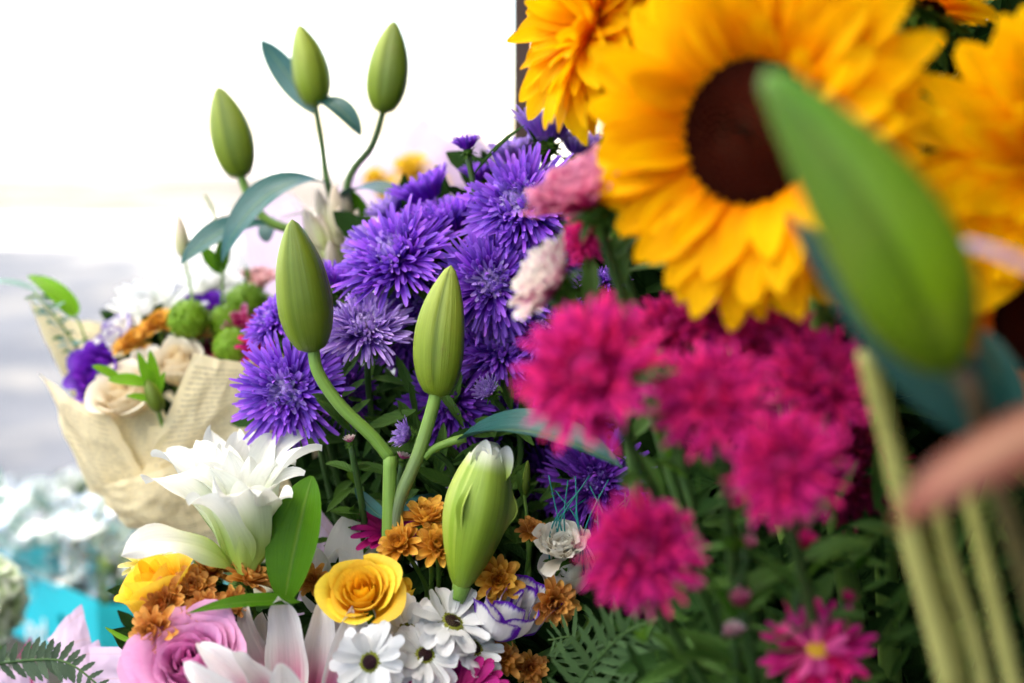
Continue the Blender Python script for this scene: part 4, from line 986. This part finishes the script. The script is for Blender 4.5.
def along(c0, c1, px, d_guess, py):
    X = (c1 - c0); best = min(range(101), key=lambda i: abs((lambda q: 512 + FPX * (q - C0).dot(CR) / (q - C0).dot(CF))(c0 + X * (i / 100) + Vector((0, 0, .1))) - px))
    q = c0 + X * (best / 100); return best / 100 * X.length, P(px, py, (q - C0).dot(CF) + .0).z - bz
hx, hz = along(cL, cM_, 64, 1.3, 614); panel(cL, cM_, hL, [(hx, hz, S(8, 1.33))], 'side')
hx, hz = along(cM_, cR_, 134, 1.38, 622); panel(cM_, cR_, hL - .004, [(hx, hz, S(8, 1.38))], 'front')
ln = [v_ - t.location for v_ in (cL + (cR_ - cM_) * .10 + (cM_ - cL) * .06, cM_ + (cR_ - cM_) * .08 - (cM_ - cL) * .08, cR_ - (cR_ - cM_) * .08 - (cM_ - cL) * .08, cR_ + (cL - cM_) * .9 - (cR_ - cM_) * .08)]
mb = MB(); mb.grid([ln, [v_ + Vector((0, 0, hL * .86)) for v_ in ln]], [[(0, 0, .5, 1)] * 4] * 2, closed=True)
mb.build('inner_shade', M['dark'], t, False)  # dark inner sheet added so the holes look shaded
bk = cL + (cR_ - cM_); panel(cR_, bk, hL, [], 'side'); panel(bk, cL, hL, [], 'back')
cu = bpy.data.curves.new('lettering', 'FONT'); cu.body = 'ed'; cu.size = .046; cu.extrude = .0006
tmp = bpy.data.objects.new('lettering_tmp', cu); COL.objects.link(tmp); bpy.context.view_layer.update()
me = bpy.data.meshes.new_from_object(tmp.evaluated_get(bpy.context.evaluated_depsgraph_get())); bpy.data.objects.remove(tmp)
me.materials.clear(); me.materials.append(M['letter'])
lt = link('lettering', me, t)
X = (cM_ - cL).normalized(); Zv = Vector((0, 0, 1)); Nn = X.cross(Zv)
lx, lz = along(cL, cM_, 29, 1.3, 629)
lt.matrix_local = Matrix.Translation(cL + X * lx + Zv * (lz - .004) + Nn * .003 - t.location) @ Matrix((X, Zv, Nn)).transposed().to_4x4()

for i, (px, py, R, d, mt, lb) in enumerate([
  (38, 494, 19, 1.60, 'whiteblur', 'blurred white carnation tallest behind the turquoise box'), (70, 488, 20, 1.56, 'whiteblur', 'blurred white carnation against the newspaper wrap\'s lower tip'), (92, 514, 24, 1.52, 'whiteblur', 'blurred white carnation under the newspaper wrap in clear film'),
  (12, 512, 20, 1.62, 'creamgreen', 'blurred greenish white bloom at the picture\'s edge over the box'), (60, 530, 22, 1.54, 'whiteblur', 'blurred white bloom in clear film just over the box rim'), (112, 540, 22, 1.52, 'creamgreen', 'blurred pale green bloom beside the white lily\'s long petal'), (34, 548, 22, 1.6, 'whiteblur', 'blurred white bloom deep inside the clear film')]):
    stemmed('white_carnation', lb, 'carnation', 'white flowers in the turquoise box', P(px, py, d), D(-.2, .6, .7), S(R, d), mum_mesh(mt, i % 3, 44, .45, a_in=85, a_out=15, ruffle=.1, tipb=.15), True, (90, 720, 1.56), 4, stem='stem', leafm='leafmid', leafL=(.03, .06))
for i, (px, py, w, d, lb) in enumerate([(106, 566, 17, 1.50, 'plump green bud standing in the turquoise box'), (126, 560, 15, 1.52, 'plump green bud close to the lemon mum'), (72, 536, 12, 1.50, 'slim green bud with yellow tip in the turquoise box')]):
    t = thing('green_bud', P(px, py + 60, d), lb, 'bud', 'green buds in the turquoise box')
    bud(t, P(px, py + 14, d), P(px + 1, py - 15, d), S(w, d), 'bud', seed=50 + i)
    tube('stem', M['stem'], t, [P(px, py + 13, d), P(px - 2, py + 60, d), P(px - 4, py + 130, d + .02)], .003, .003)
    if i == 2: blade('petal_tip', M['paleyellow'], t, P(px - 2, py - 8, d), P(px - 1, py - 24, d), D(0, .1, 1), S(12, d), .3)
    for s in (-1, 1): blade('leaf', M['leafmid'], t, P(px, py + 30, d), P(px + s * 18, py + ru(0, 12), d), D(0, .5, .8), S(6, d), .5)
t = thing('cellophane_wrap', P(70, 600, 1.38), 'crinkled clear cellophane round the white flowers over the turquoise box', 'wrapping film')
sheet(t, ((-20, 480, 1.50), (60, 470, 1.46), (84, 600, 1.42), (-10, 600, 1.48)), 'cello', .03, .02, seed=21, name='film_sheet')
sheet(t, ((50, 500, 1.44), (150, 490, 1.46), (140, 598, 1.42), (70, 600, 1.42)), 'cello', .03, .02, seed=22, name='film_sheet')
# pale hydrangea at the very edge
t = thing('white_hydrangea', P(4, 600, 1.24), 'blurred greenish white hydrangea head cut by the picture\'s edge', 'hydrangea')
mb = MB(); rr = random.Random(3)
for i in range(90):
    z = 1 - 1.7 * (i + .5) / 90; az = i * 2.4; th = math.acos(z); q = Vector((math.sin(th) * math.cos(az), math.sin(th) * math.sin(az), z * 1.2)) * S(30, 1.24) * rr.uniform(.72, 1.08)
    Z = (q.normalized() + Vector((rr.uniform(-.5, .5), rr.uniform(-.5, .5), rr.uniform(-.5, .5)))).normalized(); X = Z.orthogonal().normalized(); Y = Z.cross(X)
    for k in range(4):
        d_ = X * math.cos(k * PI/2 + i) + Y * math.sin(k * PI/2 + i)
        add_blade(mb, q, q + d_ * rr.uniform(.013, .02) + Z * .003, Z, .017, .4, ns=4, nw=3, a=.5, b=.3)
h = mb.build('flower_head', M['creamgreen'], t); h.location = P(-16, 598, 1.24) - t.location
tube('stem', M['stem'], t, [P(0, 620, 1.24), P(6, 800, 1.26)], .004, .004)
# lilac wrap of the front bouquet
t = thing('lilac_wrap', P(120, 690, .95), 'lilac wrapping paper with thin gold lines, folded to a point before the turquoise box', 'wrapping paper')
sheet(t, ((48, 640, .99), (82, 604, 1.0), (104, 690, .98), (66, 690, .97)), 'lilac', .006, .002, seed=31)
sheet(t, ((90, 647, .975), (160, 648, .95), (170, 720, .93), (104, 730, .95)), 'lilac', .004, .002, seed=32)
sheet(t, ((60, 660, .985), (100, 640, .98), (112, 740, .96), (70, 740, .96)), 'lilac', .004, .002, seed=33)
sheet(t, ((308, 492, .97), (345, 540, .96), (330, 640, .95), (290, 620, .96)), 'lilac', .005, .002, seed=34)
sheet(t, ((570, 600, .96), (600, 640, .96), (600, 740, .95), (540, 740, .95)), 'lilac', .005, .002, seed=35)
t = thing('magenta_wrap', P(20, 690, 1.05), 'magenta paper peak beside the turquoise box', 'wrapping paper')
sheet(t, ((12, 668, 1.06), (31, 636, 1.07), (38, 720, 1.05), (10, 730, 1.05)), 'magpaper', .004, .002, seed=41)
t = thing('lilac_wrap', P(10, 700, 1.0), 'pinkish lilac paper below the magenta paper at the corner', 'wrapping paper')
sheet(t, ((-20, 664, 1.02), (28, 660, 1.02), (36, 740, 1.0), (-20, 740, 1.0)), 'lilac', .012, .002, seed=42)
sheet(t, ((34, 672, 1.03), (48, 674, 1.03), (50, 740, 1.02), (34, 740, 1.02)), 'lilac', .004, .002, seed=43)

# ---- ferns, threads
def fern(lb, pts, d, mat, W, n=26, name='fern_frond', fw=.17):
    p0 = P(*pts[0], d[0]); t = thing(name, p0, lb, 'fern')
    m = len(pts); path = [P(*pts[i], d[0] + (d[1] - d[0]) * i / (m - 1)) - p0 for i in range(m)]
    mb = MB(); add_tube(mb, path, .0014, .0005, n=6); mb.build('rachis', M['stemdark'], t)
    sp = smooth_path(path, 16); mb = MB()
    for i in range(n):
        f = (i + 1) / (n + 1); q = sp[int(f * (len(sp) - 1))]; T = (sp[min(len(sp)-1, int(f*(len(sp)-1)) + 1)] - sp[max(0, int(f*(len(sp)-1)) - 1)]).normalized()
        Nn = -CF; sd = T.cross(Nn).normalized(); w = W * (math.sin(PI * min(1, .18 + .82 * f)) ** .7 + .12)
        for s in (-1, 1):
            dd = (sd * s + T * .55 + Nn * ru(-.35, .35)).normalized()
            add_blade(mb, q, q + dd * w * ru(.85, 1.1), Nn, w * fw, ru(-.3, .6), ns=8, nw=3, a=.35, b=.6, serr=.25, base=.6)
    mb.build('frond_leaves', M[mat], t)
fern('pale green fern fronds drooping under the hot pink aster with the yellow eye', [(560, 720), (590, 670), (630, 630), (690, 612)], (.82, .76), 'fern', S(44, .8), 13)
fern('green fern frond rising at the bottom beside the lisianthus', [(600, 730), (596, 680), (575, 640), (548, 640)], (.85, .84), 'fern', S(34, .84), 12)
fern('green fern frond drooping below the pink aster, dark leaves behind', [(590, 650), (625, 645), (650, 690), (655, 730)], (.80, .78), 'fern', S(34, .8), 11)
fern('dark grey-green fern frond lying across the lilac paper', [(-30, 668), (30, 660), (70, 664), (115, 700)], (.95, .92), 'ferngrey', S(22, .93), 16, fw=.36)
fern('thin blurred fern frond reaching in at the bottom corner', [(-40, 690), (0, 660), (45, 672)], (1.0, .98), 'ferngrey', S(12, 1.0), 20)
t = thing('thread_tuft', P(600, 560, .88), 'tuft of fine teal threads in front of the violet aster', 'threads')
for i in range(16):
    x = ru(555, 625); b0 = P(x + ru(-20, 20), 575, .89); 
    tube('thread', M['teal'], t, [b0, P(x + ru(-18, 18), 525, .875), P(x + ru(-25, 25), ru(475, 500), .885)], .0006, .0004, n=5)
t = thing('bud_sprig', P(540, 560, .90), 'slender green sprig with narrow pointed bud beside the opening lily bud', 'sprig')
tube('stem', M['stem'], t, [P(530, 590, .90), P(527, 520, .90), P(524, 495, .90)], .0013, .001)
bud(t, P(525, 497, .90), P(528, 460, .90), S(8, .90), 'bud', seed=61, ns=12, nw=14)
blade('leaf', M['leafmid'], t, P(526, 505, .90), P(517, 470, .90), D(0, .2, 1), S(7, .9), .3)
t = thing('rose_leaf', P(150, 660, .86), 'thin curved green sepal beside the pink rose, over lilac paper', 'leaf')
blade('leaf', M['leafbright'], t, P(140, 645, .85), P(105, 627, .86), D(0, .9, .4), S(7, .85), -.5, rnd=.1)

# ---- masses of leaves nobody could count
def leaves(name, lb, n, region, mat, Ls, Ws, seed):
    rr = random.Random(seed); mb = MB(); made = 0
    while made < n:
        x, y, d = region(rr)
        if x is None: continue
        p = P(x, y, d); dr = Vector((rr.uniform(-1, 1), rr.uniform(-1, .3), rr.uniform(-.4, 1))).normalized()
        L = rr.uniform(*Ls)
        R_.seed(made + seed * 1000)
        add_blade(mb, p, p + dr * L, Vector((rr.uniform(-.4, .4), -.7, .7)), L * rr.uniform(*Ws), rr.uniform(-.3, 1.0), rnd=rr.random(), ns=8, nw=5, a=.75, b=.75, base=.15, serr=.12, keel=.25, cup=.25)
        made += 1
    o = mb.build(name, M[mat], None); tag(o, lb, 'foliage', None, 'stuff'); return o
def crest(x):   # skyline of the bunch in the photograph
    pts = [(250, 420), (300, 330), (345, 290), (400, 220), (450, 190), (520, 150), (580, 160), (620, 120), (700, 40), (1100, -60)]
    for (a, b), (c, e) in zip(pts, pts[1:]):
        if a <= x <= c: return b + (e - b) * (x - a) / (c - a)
    return 999
def reg(x0, x1, y0, y1, d0, d1, gap=25):
    def f(rr):
        x, y = rr.uniform(x0, x1), rr.uniform(y0, y1)
        if y < crest(x) + gap: return None, None, None
        return x, y, rr.uniform(d0, d1)
    return f
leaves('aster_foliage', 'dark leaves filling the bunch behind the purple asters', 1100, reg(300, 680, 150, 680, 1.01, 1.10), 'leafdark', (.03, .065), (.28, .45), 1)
leaves('aster_foliage', 'mid green leafy tangle between purple asters and the front lily stems', 230, reg(330, 540, 380, 560, .92, .98), 'leafmid', (.02, .04), (.18, .3), 2)
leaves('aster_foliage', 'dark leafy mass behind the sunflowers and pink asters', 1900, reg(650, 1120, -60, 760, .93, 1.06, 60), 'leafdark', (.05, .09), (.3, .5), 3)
leaves('aster_foliage', 'blurred green leaves under the hot pink asters', 330, reg(640, 1060, 480, 740, .72, .90), 'leafdark', (.02, .045), (.16, .30), 4)
leaves('aster_foliage', 'brighter lance leaves coloured as if lit under the hot pink asters', 170, reg(640, 1000, 490, 740, .71, .78), 'leafmid', (.016, .034), (.16, .28), 8)  # lit look comes from the lighter leaf colour
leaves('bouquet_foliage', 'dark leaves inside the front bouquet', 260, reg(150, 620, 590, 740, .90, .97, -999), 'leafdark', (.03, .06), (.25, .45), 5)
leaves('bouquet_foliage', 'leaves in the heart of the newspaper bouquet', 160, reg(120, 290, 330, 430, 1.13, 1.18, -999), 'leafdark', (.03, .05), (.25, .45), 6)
leaves('box_foliage', 'pale blurred leaves of the white flowers in the turquoise box', 90, reg(-20, 150, 510, 600, 1.55, 1.62, -999), 'eucal', (.04, .07), (.12, .25), 7)
R_.seed(99)

# ------------------------------------------------------------------ setting
def slab(name, x0, x1, y0, y1, z0, z1, mat, **tg):
    mb = MB(); pg = [[(0, 0, .5, 1)] * 2] * 2
    v = lambda x, y, z: Vector((x, y, z))
    for q in ([[v(x0,y0,z1), v(x1,y0,z1)], [v(x0,y1,z1), v(x1,y1,z1)]], [[v(x0,y0,z0), v(x1,y0,z0)], [v(x0,y0,z1), v(x1,y0,z1)]], [[v(x1,y1,z0), v(x0,y1,z0)], [v(x1,y1,z1), v(x0,y1,z1)]],
              [[v(x0,y1,z0), v(x0,y0,z0)], [v(x0,y1,z1), v(x0,y0,z1)]], [[v(x1,y0,z0), v(x1,y1,z0)], [v(x1,y0,z1), v(x1,y1,z1)]], [[v(x0,y1,z0), v(x1,y1,z0)], [v(x0,y0,z0), v(x1,y0,z0)]]):
        mb.grid(q, pg)
    return mb
def ground_mat(name, a, b, sc, fine=60, lo=.38, hi=.62, third=None, far=None, near=None):
    n = NT(name)
    tc = n.n('ShaderNodeTexCoord').outputs['Object']
    mp = n.n('ShaderNodeMapping'); mp.inputs['Scale'].default_value = (1, .55, 1); n.l(tc, mp.inputs[0])
    big = n.ramp(n.noise(sc, mp.outputs[0], 4, .6), lo, hi); fi = n.noise(fine, tc, 4)
    c = n.mix(big, a, b)
    if third: c = n.mix(n.ramp(n.noise(sc * 1.7 + .013, mp.outputs[0], 3, .5), .50, .66), c, third)
    if far:     # base colour turns paler with distance, edge broken by noise
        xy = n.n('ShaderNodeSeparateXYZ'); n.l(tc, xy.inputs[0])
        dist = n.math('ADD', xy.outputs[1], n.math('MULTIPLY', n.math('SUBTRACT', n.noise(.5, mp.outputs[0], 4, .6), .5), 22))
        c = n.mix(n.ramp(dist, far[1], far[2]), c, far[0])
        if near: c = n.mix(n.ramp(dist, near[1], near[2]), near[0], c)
    h = n.n('ShaderNodeHueSaturation'); n.l(c, h.inputs['Color']); n.val(h.inputs['Value'], n.math('ADD', .75, n.math('MULTIPLY', fi, .5)))
    return n.finish(h.outputs[0], .9, 0, .2, fi, .3, .01)
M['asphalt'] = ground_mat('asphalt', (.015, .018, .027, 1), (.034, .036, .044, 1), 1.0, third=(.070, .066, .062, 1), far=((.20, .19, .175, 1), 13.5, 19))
M['paving'] = ground_mat('pale_paving', (.30, .28, .26, 1), (.46, .44, .41, 1), .2)
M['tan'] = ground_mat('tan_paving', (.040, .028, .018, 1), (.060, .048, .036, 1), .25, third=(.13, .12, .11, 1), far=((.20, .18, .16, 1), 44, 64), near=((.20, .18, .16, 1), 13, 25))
g = slab('ground', -400, 400, -60, 900, -.3, -.02, None).build('ground', M['paving'], None, False); tag(g, None, None, None, 'structure')
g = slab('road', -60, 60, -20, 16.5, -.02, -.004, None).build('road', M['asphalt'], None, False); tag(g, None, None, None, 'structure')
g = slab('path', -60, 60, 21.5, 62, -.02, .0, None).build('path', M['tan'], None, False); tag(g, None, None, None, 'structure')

pb = P(523, 60, 1.18)
t = thing('wooden_post', Vector((pb.x, pb.y, 0)), 'slim brown post standing behind the crest of the purple asters', 'post')
mb = slab('p', -.0075, .0075, -.0075, .0075, 0, 2.5, None); mb.build('shaft', M['wood'], t, False)
mb = slab('p', -.03, .03, -.03, .03, 0, .012, None); mb.build('foot_plate', M['wood'], t, False)
t = thing('display_bench', Vector((.1, 1.0, 0)), 'dark wooden bench added out of view to hold stems and block bounce light', 'bench')  # unseen bench, added to hold the stems and block ground bounce
mb = slab('b', -1.0, 1.2, -.55, .45, .60, .64, None); mb.build('bench_top', M['bench'], t, False)
for sx in (-.95, 1.1):
    for sy in (-.5, .38):
        mb = slab('b', sx, sx + .06, sy, sy + .06, 0, .598, None); mb.build('leg', M['bench'], t, False)
M['blocker'] = plain_mat('tarpaulin', (.03, .04, .03, 1), .6, 20, .3)  # dark sheet material of the added light blockers
def roof(name, lb, cat, x0, x1, y0, y1, mat, part):
    t = thing(name, Vector((0, 0, 2.5)), lb, cat); rows = []; pg = []
    for i in range(25):
        y = y0 + (y1 - y0) * i / 24
        rows.append([Vector((x0 + (x1 - x0) * j / 24, y, .12 - .10 * math.sin(PI * j / 24) * math.sin(PI * i / 24))) for j in range(25)]); pg.append([(0, 0, .5, 1)] * 25)
    mb = MB(); mb.grid(rows, pg); mb.build(part, M[mat], t)
    for x in (x0 + .02, x1 - .02):
        mb = slab('r', x - .015, x + .015, y0, y1, .085, .112, None); mb.build('rail', M['wood'], t, False)
roof('diffuser_awning', 'cream canvas awning out of view, shaped to soften sun into key light', 'awning', -2.4, -.15, -1.6, 3.3, 'canvas', 'canvas')  # unseen canvas, sized and made translucent as a soft overhead key
roof('light_block_roof', 'dark green tarpaulin added overhead out of view to block light', 'tarpaulin', -.15, 3.4, -1.6, 3.3, 'blocker', 'sheet')  # unseen opaque roof added so the key comes from the left
t = thing('light_block_wall', Vector((.1, -1.65, 0)), 'dark green tarpaulin added behind the camera to block front fill', 'tarpaulin')  # unseen sheet added to cut frontal fill light
rows = []; pg = []
for i in range(24):
    x = -.1 + 1.8 * i / 23
    rows.append([Vector((x, .04 * math.sin(i * 1.1 + j * .2), 2.5 * j / 12)) for j in range(13)]); pg.append([(0, 0, .5, 1)] * 13)
mb = MB(); mb.grid(rows, pg); mb.build('sheet', M['blocker'], t)
t = thing('light_block_wall', Vector((1.7, .3, 0)), 'dark green tarpaulin closing the flower stall\'s side', 'tarpaulin')  # unseen sheet added to cut light from the right
rows = []; pg = []
for i in range(30):
    y = -1.6 + 4.6 * i / 29
    rows.append([Vector((.04 * math.sin(i * 1.1 + j * .2), y, 2.5 * j / 12)) for j in range(13)]); pg.append([(0, 0, .5, 1)] * 13)
mb = MB(); mb.grid(rows, pg); mb.build('sheet', M['blocker'], t)

# ------------------------------------------------------------------ light, sky, camera
SUN_EL, SUN_AZ = math.radians(56), math.radians(-40)     # azimuth from +Y towards +X
w = bpy.data.worlds.new('World'); SC.world = w; w.use_nodes = True
nt = w.node_tree; nt.nodes.clear()
sky = nt.nodes.new('ShaderNodeTexSky'); sky.sky_type = 'NISHITA'; sky.sun_disc = False
sky.sun_elevation = SUN_EL; sky.sun_rotation = SUN_AZ; sky.dust_density = 1.2; sky.air_density = 1.0; sky.ozone_density = .6
bg = nt.nodes.new('ShaderNodeBackground'); bg.inputs[1].default_value = .065
ow = nt.nodes.new('ShaderNodeOutputWorld'); nt.links.new(sky.outputs[0], bg.inputs[0]); nt.links.new(bg.outputs[0], ow.inputs[0])
sl = bpy.data.lights.new('sun', 'SUN'); sl.energy = 5.0; sl.angle = math.radians(.5); sl.color = (1, .95, .87)
so = bpy.data.objects.new('sun', sl); COL.objects.link(so)
sd = Vector((math.sin(SUN_AZ) * math.cos(SUN_EL), math.cos(SUN_AZ) * math.cos(SUN_EL), math.sin(SUN_EL)))
so.rotation_mode = 'QUATERNION'; so.rotation_quaternion = Vector((0, 0, 1)).rotation_difference(sd); so.location = (0, 0, 6)

cam = bpy.data.cameras.new('camera'); co = bpy.data.objects.new('camera', cam); COL.objects.link(co)
cam.sensor_width = 36; cam.lens = 36 * FPX / 1024; cam.clip_start = .02; cam.clip_end = 3000
co.location = C0; co.rotation_euler = (PI / 2 - PITCH, 0, 0)
cam.dof.use_dof = True; cam.dof.focus_distance = .885; cam.dof.aperture_fstop = 2.75; cam.dof.aperture_blades = 0
SC.camera = co
SC.view_settings.view_transform = 'Standard'; SC.view_settings.look = 'None'
SC.view_settings.exposure = 2.88; SC.view_settings.gamma = 1
SC.render.engine = 'CYCLES'
cy = SC.cycles
cy.use_denoising = True
try: cy.denoiser = 'OPENIMAGEDENOISE'
except Exception: pass
cy.max_bounces = 8; cy.diffuse_bounces = 4; cy.transmission_bounces = 4; cy.transparent_max_bounces = 8
cy.use_adaptive_sampling = True; cy.adaptive_threshold = .015
cy.sample_clamp_indirect = 6
